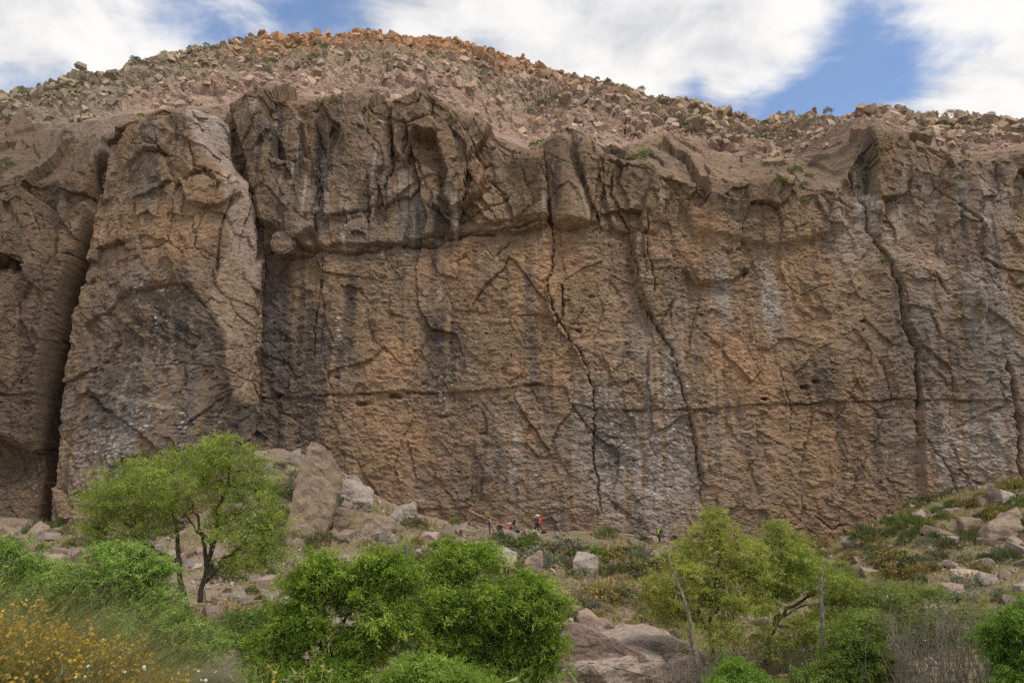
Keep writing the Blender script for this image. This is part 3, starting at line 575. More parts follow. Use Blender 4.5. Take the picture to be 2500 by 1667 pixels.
def hill_noise(X, Y):
    X = X + .5 * fbm(X / 2, Y / 2, 303, 2); Y = Y + .5 * fbm(X / 2 + 8, Y / 2, 305, 2)
    f_, e_ = facets(X / 4.6 + .15 * Y, Y / 3.2, 301, 1.8); g_, e2_ = facets(X / 2.1 - .1 * Y, Y / 1.6, 311, 2.0); h_, e3_ = facets(X / 1.05, Y / .85, 315, 2.0)
    return 1.3 * f_ + 1.0 * g_ + .55 * h_ + 1.0 * fbm(X / 14, Y / 10, 321, 3) - .5 * sstep(.1, 0, e_) - .35 * sstep(.1, 0, e2_)
tg = np.repeat(th[None, :], len(HX), 0)
fade = sstep(-.02, .10, tg) * (1 - .35 * sstep(.9, 1.0, tg))
pinkz = sstep(.34, .12, tg + .12 * fbm(HXg / 9, hY / 7, 341, 3))
fp, ep = facets(HXg / 3.2 + .3 * hY, hY / 2.2, 355, 1.6); fq, eq = facets(HXg / 1.3, hY / 1.0, 357, 1.6); lump = (1.9 * ridged(HXg / 6.5, hY / 5.0, 351, 3) + 1.5 * fp + .6 * fq - .5 * sstep(.08, 0, ep)) * pinkz
hD = fade * (hill_noise(HXg, hY) * (1 - .5 * pinkz) + .7 * lump)
hV = np.stack([HXg, hY - .6 * hD, hZ + .75 * hD], -1)
def hill_color(X, t, s=0):
    px = 1250 + FPX * X / 130
    n = fbm(X / 9, t * 9, 361 + s, 3); n2 = fbm(X / 3, t * 30, 367 + s, 3); n = n if isinstance(n, np.ndarray) else np.array(n)
    c = np.zeros(np.shape(X) + (3,)) + np.array((.385, .275, .19))
    c = lerp(c, sstep(-.1, .4, n2) * .6, (.315, .25, .20)); c = lerp(c, sstep(0, .5, n) * .5, (.40, .29, .20))
    og = sstep(.50, .84, t + .12 * n) * np.exp(-((X + 24) / 36.) ** 4); c = lerp(c, og * .85, (.46, .245, .125))
    c = lerp(c, sstep(.55, .9, t) * (1 - og) * .5 * sstep(-60, 0, X), (.33, .225, .15))
    pk = sstep(.42, .14, t + .14 * n) ; c = lerp(c, pk * .7, (.44, .295, .22)); c = lerp(c, pk * sstep(.1, .5, n2) * .5, (.37, .255, .20))
    c = lerp(c, sstep(-42, -60, X) * .6, (.27, .225, .155)); return c * 1.12
hC = hill_color(HXg, tg) * .95
gs = sstep(.12, .45, fbm(HXg / 3.5, hY / 3.0, 371, 3)) * sstep(.2, .4, tg) * .55; hC = lerp(hC, gs, (.30, .275, .16))
hill = mk('hill', hV.reshape(-1, 3), grid_faces(len(HX), NH)[:, ::-1], M['hill'], None, hC.reshape(-1, 3), False)
tag(hill, 'bouldery pink and orange hill rising above the cliff rim', 'hill', None, 'structure')
def hill_pos(X, t):
    i = np.clip(np.searchsorted(HX, X) - 1, 0, len(HX) - 2); j = np.clip(np.searchsorted(th, t) - 1, 0, NH - 2); 
    return hV[i, j]
n = 19000
X = rng.uniform(-92, 98, n); t_ = rng.uniform(.02, 1.03, n) ** 1.05
dens = fbm(X / 7, t_ * 11, 381, 3); keep = (rng.uniform(0, 1, n) < .6 + 1.2 * dens) & ~((t_ < .2) & (rng.uniform(0, 1, n) < .15))
X, t_ = X[keep], t_[keep]; P = hill_pos(X, t_); S = .12 + .15 * rng.pareto(1.7, len(X)); S = np.clip(S, .12, .75) * (.75 + .45 * np.clip(t_, 0, 1)) * np.where(t_ > .93, .65, 1)
P = P + np.array([0, -.1, .12]) * S[:, None]
cl = hill_color(X, t_, 3) * rng.uniform(.6, 1.3, (len(X), 1)); cl[:, 2] *= rng.uniform(.9, 1.1, len(X))
v, f, c = scatter_mesh(P, S, np.clip(cl, .03, .7), .8)
rb = mk('rubble', v, f, M['rubble'], hill, c); rb['kind'] = 'stuff'
n = 300; X = rng.uniform(-80, 85, n); t_ = np.where(rng.uniform(0, 1, n) < .34, rng.uniform(.93, 1.0, n), rng.uniform(.2, .95, n))
P = hill_pos(X, t_); cl = np.clip(hill_color(X, t_, 3) * rng.uniform(.8, 1.25, (n, 1)), .03, .7)
for i in range(n):
    s = float(np.clip(.36 + .24 * rng.pareto(2.6), .34, 1.0)) * (.8 if X[i] > 20 else (1.4 if t_[i] > .9 and -55 < X[i] < -10 else 1.0))
    obj('boulder', rock_me[rng.integers(0, 16)], hill, P[i] + np.array([0, .1 * s, -.22 * s if t_[i] > .88 else .0]), (rng.uniform(-.5, .5), rng.uniform(-.5, .5), rng.uniform(0, 6)), (s * rng.uniform(.85, 1.4), s * rng.uniform(.8, 1.1), s * rng.uniform(.6, .95)), cl[i])

# ------------------------------------------------------------------ the ground: valley floor, scree below the wall, bank in front
ctrl = [(-300, 1250, 77), (0, 1262, 77), (130, 1292, 74), (300, 1290, 72), (450, 1285, 72), (590, 1200, 73), (640, 1104, 77), (720, 1108, 77), (800, 1136, 77), (860, 1164, 77), (900, 1205, 77), (1000, 1248, 77), (1100, 1276, 77), (1180, 1292, 77), (1310, 1297, 77), (1450, 1299, 77),
        (1600, 1314, 77), (1750, 1330, 77), (2000, 1326, 77), (2090, 1312, 77), (2180, 1255, 76), (2300, 1215, 75.5), (2500, 1178, 75.5), (2800, 1150, 75.5),
        (0, 1318, 66), (300, 1330, 66), (500, 1320, 68), (700, 1290, 70), (800, 1270, 70), (1000, 1300, 70), (1200, 1312, 73), (1310, 1306, 74), (1450, 1315, 73), (1430, 1385, 66), (1200, 1350, 67), (1700, 1390, 66), (2000, 1380, 66), (2200, 1292, 66), (2350, 1255, 66), (2500, 1222, 66), (2800, 1190, 66),
        (100, 1390, 56), (450, 1420, 55), (700, 1425, 56), (1000, 1445, 56), (1430, 1505, 55), (1700, 1525, 55), (2000, 1495, 55), (2250, 1432, 55), (2500, 1375, 55), (450, 1495, 46), (700, 1530, 47), (1000, 1570, 47), (1450, 1610, 47), (1800, 1640, 47), (2100, 1600, 47), (2400, 1520, 47),
        (100, 1500, 42), (600, 1620, 38), (1250, 1730, 38), (2000, 1740, 38), (2500, 1650, 38)]
CPt = [at(*c) for c in ctrl]
CPt += [np.array(p, float) for p in ((-20, 30, -7), (0, 30, -11), (20, 30, -11.5), (-14, 20, -6.5), (0, 20, -8.5), (16, 20, -9), (-7, 11, -3.2), (0, 11, -4.2), (8, 11, -4.6), (-6, 7, -1.9), (-3, 6.5, -1.9), (0, 5, -1.9), (5, 6, -2.1), (0, 0, -1.75), (-8, 0, -1.7), (8, 0, -1.75), (0, -10, -1.6), (-30, -30, 2), (30, -30, 2), (0, -40, 2),
        (-60, 20, -5), (60, 20, -6), (-90, 50, -3), (90, 50, -2), (-90, 0, 0), (90, 0, 0), (-95, 84, 0), (95, 84, 4), (-40, 84, -1), (0, 84, -1), (40, 84, -1), (-25, 84, 6), (60, 84, 4))]
CPt = np.array(CPt)
def tps_k(d2): return np.where(d2 > 1e-9, d2 * np.log(d2 + 1e-12), 0)
NCP = len(CPt); A = np.zeros((NCP + 3, NCP + 3)); dd = ((CPt[:, None, :2] - CPt[None, :, :2]) ** 2).sum(-1); A[:NCP, :NCP] = tps_k(dd) + np.eye(NCP) * 6.0
A[:NCP, NCP] = 1; A[:NCP, NCP + 1:] = CPt[:, :2]; A[NCP, :NCP] = 1; A[NCP + 1:, :NCP] = CPt[:, :2].T
sol = np.linalg.solve(A, np.concatenate([CPt[:, 2], np.zeros(3)]))
def G0(X, Y):
    X = np.asarray(X, float); Y = np.asarray(Y, float); z = sol[NCP] + sol[NCP + 1] * X + sol[NCP + 2] * Y
    for i in range(NCP): z = z + sol[i] * tps_k((X - CPt[i, 0]) ** 2 + (Y - CPt[i, 1]) ** 2)
    return z
def G(X, Y):
    X = np.asarray(X, float); Y = np.asarray(Y, float); far = sstep(12, 30, Y)
    return G0(X, Y) + far * (.35 * fbm(X / 4, Y / 4, 401, 3) + .12 * fbm(X / 1.1, Y / 1.1, 411, 3)) + (1 - far) * .06 * fbm(X, Y, 415, 2)
ux = np.concatenate([np.linspace(-100, -62, 30), np.linspace(-61.6, 61.6, 300), np.linspace(62, 100, 30)]); uy = np.concatenate([np.linspace(-45, 0, 16), np.linspace(1, 36, 60), np.linspace(36.4, 86, 140)])
GX, GY = np.meshgrid(ux, uy, indexing='ij'); GZ = G(GX, GY)
gC = np.zeros(GX.shape + (3,)) + np.array((.31, .228, .175))
gC = lerp(gC, sstep(0, .4, fbm(GX / 3, GY / 3, 421, 3)) * .5, (.37, .28, .225))
# dry grass and green growth lie in patches
def green_amount(X, Y):
    px = 1250 + FPX * X / (np.maximum(Y, 5) * .98); g = sstep(-.4, .15, fbm(X / 5, Y / 4, 431, 3) + .25 * sstep(900, 1300, px) - .15 * sstep(700, 500, px)); return g * sstep(77.5, 75.0, Y)
gg = green_amount(GX, GY); gC = lerp(gC, gg * .85, (.235, .195, .095)); gC = lerp(gC, gg * sstep(.0, .4, fbm(GX / 2.2, GY / 2.2, 441, 3)) * .6, (.15, .16, .07))
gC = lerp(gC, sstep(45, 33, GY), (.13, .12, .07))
ground = mk('ground', np.stack([GX, GY, GZ], -1).reshape(-1, 3), grid_faces(len(ux), len(uy)), M['ground'], None, gC.reshape(-1, 3), True)
tag(ground, 'stony valley side with dry grass below the cliff', 'ground', None, 'structure')
pb = np.stack(np.meshgrid(np.linspace(-900, 900, 7), np.linspace(-900, 900, 7), indexing='ij'), -1).reshape(-1, 2); 
plain_v = np.concatenate([pb, np.full((49, 1), -14.0)], 1); tag(mk('valley_floor', plain_v, grid_faces(7, 7), M['ground'], None, np.full((49, 3), .25)), 'wide plain far below the hills', 'terrain', None, 'structure')

# ------------------------------------------------------------------ boulders
from mathutils import noise as mn
def drop(px, py, Y0=40.0, Y1=77.0):
    """where the sight line meets the ground"""
    Ys = np.linspace(Y0, Y1, 240); a, dy, dz = ray(px, py); X = a * Ys / dy; Z = dz * Ys / dy; g = G(X, Ys); below = np.where(Z < g)[0]
    k = below[0] if len(below) else 239
    return np.array([X[k], Ys[k], g[k]])
def big_rock_mesh(pts, seed, cuts=2, amp=.06, rnd=.05):
    bm = bmesh.new()
    for p in pts: bm.verts.new(p)
    res = bmesh.ops.convex_hull(bm, input=bm.verts)
    for e in [e for e in res['geom_interior'] if isinstance(e, bmesh.types.BMVert)]: bm.verts.remove(e)
    bmesh.ops.bevel(bm, geom=list(bm.edges), offset=rnd, segments=2, affect='EDGES', clamp_overlap=True)
    bmesh.ops.triangulate(bm, faces=bm.faces)
    for _ in range(cuts + 3):
        lg = [e for e in bm.edges if e.calc_length() > .30]
        if not lg or len(bm.faces) > 9000: break
        bmesh.ops.subdivide_edges(bm, edges=lg, cuts=1); bmesh.ops.triangulate(bm, faces=bm.faces)
    bm.normal_update()
    for v_ in bm.verts:
        p = v_.co + Vector((seed * 3.1, seed * 1.7, 0)); q = Vector((p.x * .9, p.y * .9, p.z * 1.6))
        n1 = mn.fractal(q, 1.0, 2.0, 4); st = math.sin(p.z * 7 + 3 * mn.noise(q)) * .3
        v_.co += v_.normal * amp * (1.6 * n1 + st)
    me = bpy.data.meshes.new('boulder'); bm.to_mesh(me); bm.free(); me.materials.append(M['boulder']); return me
def boulder(px, py, wpx, hpx, Y, rgb, label, seed, outline=None, depth=.8, name='boulder', rnd=.06, group=None):
    """(px, py): middle of its foot"""
    b = at(px, py, Y); gz = float(G(b[0], b[1])); k = Y / FPX; W, H = wpx * k / 2, hpx * k
    r = random.Random(seed); pts = []
    if outline:
        n_ = len(outline)
        for (ox, oy) in outline:
            for s_ in (-1, 1):
                q = .62 + .3 * r.random(); pts.append(((ox - px) * k * (1 if s_ < 0 else .9), s_ * W * depth * q, (py - oy) * k * (1 if s_ < 0 else .92)))
    else:
        shx = r.uniform(-.3, .3); tlt = r.uniform(-1, 1)
        for sx in (-1, 1):
            for sy in (-1, 1):
                pts.append((sx * W * r.uniform(.7, 1.05), sy * W * depth * r.uniform(.7, 1), -H * .3)); pts.append((sx * W * r.uniform(.25, .95) + shx * W, sy * W * depth * r.uniform(.3, .9), H * r.uniform(.3, 1.0) * (1 - .25 * sx * tlt)))
        for _ in range(5): pts.append((W * r.uniform(-1.05, 1.05), W * depth * r.uniform(-1.05, 1.0), H * r.uniform(.1, .7)))
    o = obj(name, big_rock_mesh(pts, seed, 2, .05 + .02 * min(W, 2), rnd), None, (b[0], b[1], (max(min(b[2], gz + .1 * H), gz - .35 * H) if abs(b[2] - gz) < 1.2 else gz) - .08 * H), None, None, rgb)
    return tag(o, label, 'boulder', group)
PALE, TAN, PNK, BRN, GRY = (.40, .33, .275), (.335, .25, .18), (.36, .26, .21), (.25, .18, .13), (.32, .265, .22)
boulder(752, 1315, 130, 240, 67.5, (.335, .25, .175), 'tall tan slab standing upright on the scree like a shark fin', 1, [(752, 1066), (776, 1074), (806, 1108), (830, 1138), (825, 1190), (808, 1235), (790, 1305), (762, 1345), (706, 1345), (704, 1285), (716, 1210), (728, 1140), (740, 1088)], .5, 'standing_boulder', .03)
BL = [(865, 1170, 46, 46, 75, GRY, 'grey block perched at the foot of the wall above the standing slab'), (868, 1222, 96, 62, 73.5, PALE, 'pale sloping slab just right of the tall standing slab'), (975, 1262, 86, 44, 74, PALE, 'pale grey wedge lying against the cliff foot below the perched block'),
      (925, 1290, 88, 46, 69, TAN, 'tan boulder with a pointed end in the grass left of the climbers'), (1226, 1362, 66, 36, 65, PALE, 'flat pale slab just below the seated person in pink'), (1432, 1382, 70, 54, 65, PALE, 'light grey block with a flat top alone on the grassy slope'),
      (1300, 1395, 46, 50, 63, PNK, 'upright pinkish block below the flat pale slab'), (1325, 1402, 36, 34, 62, BRN, 'dark brown stone beside the upright pinkish block'), (1276, 1372, 30, 30, 65, BRN, 'small brown block left of the upright pinkish block'),
      (1015, 1338, 42, 20, 64, PALE, 'low pale stone above the green tree tops'), (1030, 1382, 46, 32, 60, GRY, 'grey stone at the edge of the green tree tops'), (985, 1352, 30, 14, 62, PALE, 'thin pale flake on the scree right of the standing slab'),
      (2476, 1300, 76, 60, 66, PALE, 'big pale block at the right edge above the shrubs'), (2405, 1282, 34, 26, 67, PNK, 'pink block left of the big pale one on the right slope'), (2424, 1268, 22, 26, 68, PNK, 'slim pink stone beside the pink block on the right slope'), (2332, 1268, 50, 16, 68, GRY, 'thin grey slab in the brush high on the right slope'),
      (2375, 1345, 52, 46, 62, BRN, 'brown tilted slab on the bare right slope'), (2448, 1392, 96, 66, 60, TAN, 'long tan boulder pointing downhill near the right edge'), (2322, 1462, 74, 52, 53, PNK, 'left of the two orange-topped boulders above the grey brush'), (2372, 1448, 80, 62, 54, (.50, .35, .25), 'right of the two orange-topped boulders above the grey brush'),
      (2420, 1472, 50, 30, 53, GRY, 'low grey block right of the two orange-topped boulders'), (2118, 1400, 26, 16, 60, PALE, 'small pale stone among the yellow bushes below the right wall'), (2280, 1395, 40, 24, 60, GRY, 'grey stone half hidden in brush above the orange-topped boulders'), (2494, 1410, 36, 22, 58, PALE, 'pale stone cut by the right edge below the long tan boulder'),
      (100, 1296, 64, 40, 70, TAN, 'tan block at the foot of the chimney crack left of the pillar'), (385, 1318, 50, 34, 64, GRY, 'grey block behind the tree trunks on the left'), (60, 1300, 50, 24, 71, PALE, 'flat pale rock under the hollow of the left wall'), (690, 1240, 44, 60, 73, BRN, 'dark rock wedged behind the standing slab'),
      (665, 1165, 54, 40, 75, GRY, 'grey rock high on the scree left of the standing slab'), (640, 1100, 44, 26, 76.4, PALE, 'pale block at the very top of the scree cone'), (715, 1130, 40, 40, 76, GRY, 'grey block right behind the tip of the standing slab'), (828, 1300, 44, 44, 69, BRN, 'brown block at the right foot of the standing slab'), (840, 1262, 60, 34, 71.5, BRN, 'low brown ledge right of the standing slab'),
      (1440, 1522, 66, 46, 52, PNK, 'pinkish slab beside a bleached stick on the lower slope'), (1382, 1545, 44, 34, 51, PALE, 'pale triangular stone right of the dense green trees'), (1492, 1528, 40, 18, 52, PNK, 'thin pink stone on the lower slope above the bedrock slab'), (590, 1450, 40, 30, 50, GRY, 'grey boulder in the scree right of the dark trunks'), (668, 1440, 44, 26, 52, PALE, 'pale block in the scree above the dense trees'), (620, 1500, 46, 26, 46, PNK, 'pink stone at the bottom of the left scree'),
      (575, 1565, 40, 30, 42, BRN, 'brown stone under the drooping foliage left of the dense trees'), (1205, 1318, 36, 22, 70, BRN, 'dark low rock in front of the woman in jeans')]
for i, (px, py, wp, hp, Y, rgb, lb) in enumerate(BL): boulder(px, py, wp, hp, Y, rgb, lb, 20 + i)
boulder(1480, 1650, 300, 60, 47.5, (.40, .315, .255), 'broad pale bedrock slab sloping to the stream among the trees', 71, [(1345, 1650), (1350, 1612), (1420, 1596), (1520, 1588), (1590, 1604), (1620, 1650), (1500, 1690)], 1.7, 'bedrock_slab', .08)
boulder(1560, 1610, 240, 40, 51, (.37, .295, .24), 'flat upper bedrock sheet behind the broad pale slab', 75, [(1450, 1620), (1455, 1580), (1540, 1562), (1620, 1568), (1670, 1590), (1680, 1625)], 1.5, 'bedrock_slab', .08)
boulder(1600, 1690, 150, 60, 45.5, (.34, .26, .205), 'broken lower step of the bedrock beside the leaning snag', 76, [(1520, 1700), (1530, 1655), (1580, 1640), (1640, 1650), (1680, 1700)], 1.2, 'bedrock_slab', .08)
boulder(1430, 1720, 240, 130, 44, (.27, .185, .15), 'dark patinated rock face below the bedrock slab', 72, [(1320, 1700), (1335, 1610), (1400, 1592), (1490, 1625), (1560, 1660), (1560, 1730), (1320, 1740)], .5, 'patina_rock', .2)
boulder(1655, 1690, 130, 100, 44.5, (.38, .28, .22), 'rounded rock at the base of the grey snag', 73)
boulder(685, 600, 64, 78, 74.6, (.22, .155, .105), 'egg-shaped chockstone jammed in the corner right of the pillar', 74, [(660, 575), (672, 556), (698, 554), (722, 578), (724, 602), (704, 620), (670, 618), (655, 598)], .75, 'chockstone', .3).location = tuple(at(688, 606, 75.9))

# stones and scree on the slope
def scree_density(px, py):
    d = .18 + .5 * np.exp(-(((px - 640) / 160) ** 2 + ((py - 1420) / 130) ** 2)) + .7 * np.exp(-(((px - 780) / 170) ** 2 + ((py - 1190) / 110) ** 2)) + .45 * np.exp(-(((px - 2350) / 200) ** 2 + ((py - 1380) / 110) ** 2)) + .3 * np.exp(-(((px - 250) / 260) ** 2 + ((py - 1330) / 60) ** 2))
    return d + .15 * np.exp(-((px - 1100) / 300) ** 2)
n = 30000; X = rng.uniform(-60, 62, n); Y = rng.uniform(40, 77, n); px = 1250 + FPX * X / (Y * .985); Z = G(X, Y); py = 833.5 - FPX * (Z * CP - Y * SP) / (Y * CP + Z * SP)
keep = rng.uniform(0, 1, n) < scree_density(px, py) * (.6 + 1.2 * fbm(X / 3, Y / 3, 501, 3)); X, Y, Z, px, py = X[keep], Y[keep], Z[keep], px[keep], py[keep]
S = np.clip(.07 + .10 * rng.pareto(2.2, len(X)), .06, .5)
pal = np.array([PALE, TAN, PNK, GRY, (.38, .28, .23)]); cl = pal[rng.integers(0, 5, len(X))] * rng.uniform(.7, 1.15, (len(X), 1))
order = np.argsort(-S / Y); big = order[:300]; rest = order[300:]
v, f, c = scatter_mesh(np.stack([X, Y, Z + .02], -1)[rest], S[rest], cl[rest]); o = mk('scree', v, f, M['rubble'], ground, c); o['kind'] = 'stuff'
for i in big:
    s = float(S[i]) * 1.35; obj('stone', rock_me[rng.integers(0, 16)], ground, (X[i], Y[i], Z[i] + .1 * s), (rng.uniform(-.4, .4), rng.uniform(-.4, .4), rng.uniform(0, 6)), (s * rng.uniform(.9, 1.5), s, s * rng.uniform(.5, .9)), tuple(cl[i]))

# ------------------------------------------------------------------ foliage
def unit(a): return a / (np.linalg.norm(a, axis=-1, keepdims=True) + 1e-9)
def leaf_quads(P, Dr, L, Wd, Cl):
    """narrow pointed leaves: base P, direction Dr"""
    n = len(P); rv = unit(rng.normal(size=(n, 3)) + np.array([0, 0, .0])); side = unit(np.cross(Dr, rv)) * (Wd[:, None] / 2)
    nr = np.cross(side, Dr); nr = unit(nr) * (L * .10)[:, None]
    V = np.stack([P - side * .9, P + side * .9 + nr * 2, P + Dr * L[:, None]], 1).reshape(-1, 3)
    return V, np.arange(3 * n).reshape(-1, 3), np.repeat(Cl, 3, 0)
def tube(path, rad, seg=6):
    path = np.asarray(path, float); n = len(path); t = unit(np.gradient(path, axis=0)); up = np.array([.31, .85, .42]); a = unit(np.cross(t, up)); b = np.cross(t, a)
    an = np.linspace(0, 2 * math.pi, seg, endpoint=False); ring = (np.cos(an)[None, :, None] * a[:, None] + np.sin(an)[None, :, None] * b[:, None]) * np.asarray(rad)[:, None, None]
    V = (path[:, None] + ring).reshape(-1, 3); F = []
    for i in range(n - 1):
        for j in range(seg): F.append((i * seg + j, i * seg + (j + 1) % seg, (i + 1) * seg + (j + 1) % seg, (i + 1) * seg + j))
    return V, np.array(F)
def join(parts):
    V = []; F = []; b = 0
    for v, f in parts: V.append(v); F.append(f + b); b += len(v)
    return np.concatenate(V), np.concatenate(F)
def bez(a, b, sag, n=7, jit=.0):
    t = np.linspace(0, 1, n)[:, None]; m = (a + b) / 2 + np.array(sag); p = (1 - t) ** 2 * a + 2 * t * (1 - t) * m + t * t * b
    p[1:-1] += rng.normal(size=(n - 2, 3)) * jit; return p
def resample(path, n):
    path = np.asarray(path, float); d = np.concatenate([[0], np.cumsum(np.linalg.norm(np.diff(path, axis=0), axis=1))]); q = np.linspace(0, d[-1], n)
    return np.stack([np.interp(q, d, path[:, k]) for k in range(3)], 1)
def tree(name, label, Y, trunks, blobs, leaf, ncl, nl, colors, bark='bark', clr=.45, droop=.35, rtrunk=.16, cat='tree', twig=.010, depthk=.85, group=None, shell=.5, ground_y=None):
    """trunks: lists of (px, py[, depth offset]) from the foot up; blobs: (px, py, rx, ry[, depth offset]) of foliage"""
    k = Y / FPX; tp = []; nodes = []
    foot0 = at(*trunks[0][0][:2], Y); gz = float(G(foot0[0], Y)); root = empty(name, (foot0[0], Y, gz)); org = np.array([foot0[0], Y, gz])
    for it, tr in enumerate(trunks):
        p = np.array([at(q[0], q[1], Y + (q[2] if len(q) > 2 else 0)) for q in tr]); 
        if it == 0 or p[0][2] < gz + 1.0: p = np.concatenate([[[p[0][0], p[0][1], min(gz - .2, p[0][2] - .1)]], p])
        p = resample(p, 12); p[1:-1] += rng.normal(size=(10, 3)) * .05; r0 = rtrunk * (1 if it == 0 else .8); rd = np.linspace(r0, r0 * .28, 12); tp.append((*tube(p, rd, 8),)); nodes.append(p[4:])
    nodes = np.concatenate(nodes); LV = []; centers = []; blc = []
    vol = np.array([b[2] * b[3] for b in blobs], float); vol /= vol.sum(); ncl = int(ncl * 1.55)
    for ib, b in enumerate(blobs):
        dep = b[4] if len(b) > 4 else rng.uniform(-.6, .6) * b[2] * k; c = at(b[0], b[1], Y) + np.array([0, dep, 0]); rx, rz_ = b[2] * k, b[3] * k; ry = (rx * .6 + rz_ * .4) * depthk
        d_ = np.linalg.norm(nodes - c, axis=1) + 1.2 * np.maximum(0, nodes[:, 2] - c[2]); s0 = nodes[np.argmin(d_)]
        lim = bez(s0, c, (0, 0, .12 * np.linalg.norm(c - s0)), 8, .05); tp.append(tube(lim, np.linspace(rtrunk * .30, rtrunk * .08, 8), 5)); sub_nodes = [lim[3:]]
        for _ in range(6):
            e = c + unit(rng.normal(size=3)) * np.array([rx, ry, rz_]) * .7; l2 = bez(lim[rng.integers(3, 8)], e, (0, 0, .1), 6, .04); tp.append(tube(l2, np.linspace(rtrunk * .11, rtrunk * .04, 6), 4)); sub_nodes.append(l2[2:])
        sn = np.concatenate(sub_nodes); m_ = max(3, int(ncl * vol[ib])); u = unit(rng.normal(size=(m_, 3))); rr = rng.uniform(shell * .6, 1.0, m_) ** .8 * np.where(rng.uniform(0, 1, m_) < .12, rng.uniform(1.05, 1.4, m_), 1)
        # uneven outline: lobes
        lob = 1 + .38 * np.sin(u[:, 0] * 4 + ib) * np.cos(u[:, 2] * 5 + ib * 2) + rng.normal(size=m_) * .10
        cc = c + u * (rr * lob)[:, None] * np.array([rx, ry, rz_])
        for q in range(m_):
            if q % 5 == 0:
                s1 = sn[np.argmin(np.linalg.norm(sn - cc[q], axis=1))]; tp.append(tube(bez(s1, cc[q], (0, 0, .05), 4, .02), np.linspace(twig * 1.6, twig, 4), 3))
        centers.append(cc); blc.append(np.full(m_, ib))
    cc = np.concatenate(centers); m_ = len(cc); nn = m_ * nl; ci = np.repeat(np.arange(m_), nl)
    # each cluster is a handful of sprays that bend down
    sp_dir = unit(rng.normal(size=(m_, 5, 3)) * np.array([1, 1, .6]) + np.array([0, 0, .25])); w_ = rng.integers(0, 5, nn); tt = rng.uniform(0.05, 1, nn)
    dirs = sp_dir[ci, w_]; cr = clr * rng.uniform(.7, 1.3, m_)[ci]
    P = cc[ci] + dirs * (tt * cr)[:, None] + np.array([0, 0, -1]) * (droop * cr * tt ** 2)[:, None] + rng.normal(size=(nn, 3)) * .05 * clr / .45
    Dr = unit(dirs * .8 + rng.normal(size=(nn, 3)) * .6 + np.array([0, 0, -droop])); L = leaf[0] * rng.uniform(.7, 1.3, nn); Wd = leaf[1] * rng.uniform(.7, 1.2, nn)
    cols_ = np.array(colors); base = cols_[rng.integers(0, len(cols_), m_)] * rng.uniform(.8, 1.2, (m_, 1)); Cl = np.clip(1.9 * base[ci] * rng.uniform(.75, 1.25, (nn, 1)), 0, 1)
    V, F, Cq = leaf_quads(P, Dr, L, Wd, Cl)
    v, f = join(tp); a = mk('trunk', v - org, f, M[bark], root, None, True); b_ = mk('crown', V - org, F, M['leaf'], root, Cq)
    return tag(root, label, cat, group)
GR1 = [(.14, .18, .036), (.175, .215, .045), (.11, .15, .03), (.20, .235, .055)]
GR2 = [(.11, .165, .022), (.15, .205, .03), (.075, .12, .018), (.19, .24, .045)]
GR3 = [(.20, .225, .05), (.25, .265, .065), (.155, .18, .04), (.23, .225, .075)]
tree('willow_tree', 'airy green willow with dark forked trunks in front of the rock pillar', 41,
     [[(456, 1480), (437, 1404), (437, 1325), (437, 1286), (413, 1227), (400, 1170)], [(488, 1470), (504, 1404), (520, 1349), (529, 1278), (531, 1239), (559, 1180), (561, 1120)], [(508, 1404), (498, 1325), (480, 1290), (456, 1262)], [(510, 1400), (514, 1330), (490, 1290), (470, 1230)], [(500, 1420), (547, 1361), (614, 1322), (660, 1318)], [(440, 1370), (400, 1355), (360, 1330)]],
     [(560, 1110, 95, 45), (545, 1085, 50, 26), (440, 1125, 100, 45), (350, 1155, 70, 40), (290, 1195, 85, 42), (245, 1225, 50, 30), (430, 1190, 120, 55), (560, 1180, 110, 60), (640, 1150, 40, 60), (640, 1240, 70, 50), (670, 1280, 50, 45), (300, 1255, 90, 40), (235, 1285, 45, 30), (600, 1310, 95, 40), (330, 1300, 80, 34), (560, 1260, 80, 40), (640, 1350, 70, 24), (395, 1235, 80, 40), (225, 1325, 44, 26), (675, 1345, 44, 34), (600, 1375, 60, 22), (300, 1345, 60, 24)],
     (.13, .036), 880, 58, GR1, 'bark', .52, .45, .17, 'tree', .009)
tree('green_tree', 'dense bright green tree mass left of centre at the bottom', 31, [[(800, 1640), (797, 1560), (792, 1490), (790, 1430)], [(806, 1640), (812, 1570), (850, 1500), (900, 1440)], [(800, 1600), (760, 1560), (720, 1520)]],
     [(805, 1400, 80, 44), (760, 1425, 65, 48), (850, 1440, 90, 55), (942, 1362, 66, 36), (960, 1415, 90, 50), (720, 1500, 70, 42), (690, 1560, 70, 50), (660, 1620, 70, 50), (760, 1520, 60, 40), (880, 1570, 90, 55), (830, 1640, 110, 45), (960, 1500, 80, 60), (720, 1650, 90, 40)],
     (.15, .036), 1050, 66, GR2, 'bark', .44, .4, .13, 'tree', .008)
tree('green_tree', 'dense bright green tree mass right of centre at the bottom, largest of all', 32.5, [[(1160, 1650), (1155, 1570), (1140, 1500), (1130, 1420)], [(1165, 1650), (1200, 1560), (1260, 1490)], [(1150, 1600), (1090, 1540), (1080, 1460)]],
     [(1131, 1375, 85, 40), (1088, 1338, 46, 26), (1170, 1350, 55, 30), (1060, 1400, 70, 40), (1180, 1455, 95, 48), (1090, 1470, 90, 50), (1280, 1430, 75, 44), (1330, 1485, 55, 50), (1270, 1510, 80, 48), (1275, 1590, 85, 55), (1340, 1560, 42, 40), (1160, 1560, 100, 50), (1070, 1560, 80, 50), (1200, 1640, 110, 40), (1300, 1650, 80, 30)],
     (.15, .036), 1150, 66, GR2, 'bark', .44, .4, .13, 'tree', .008)
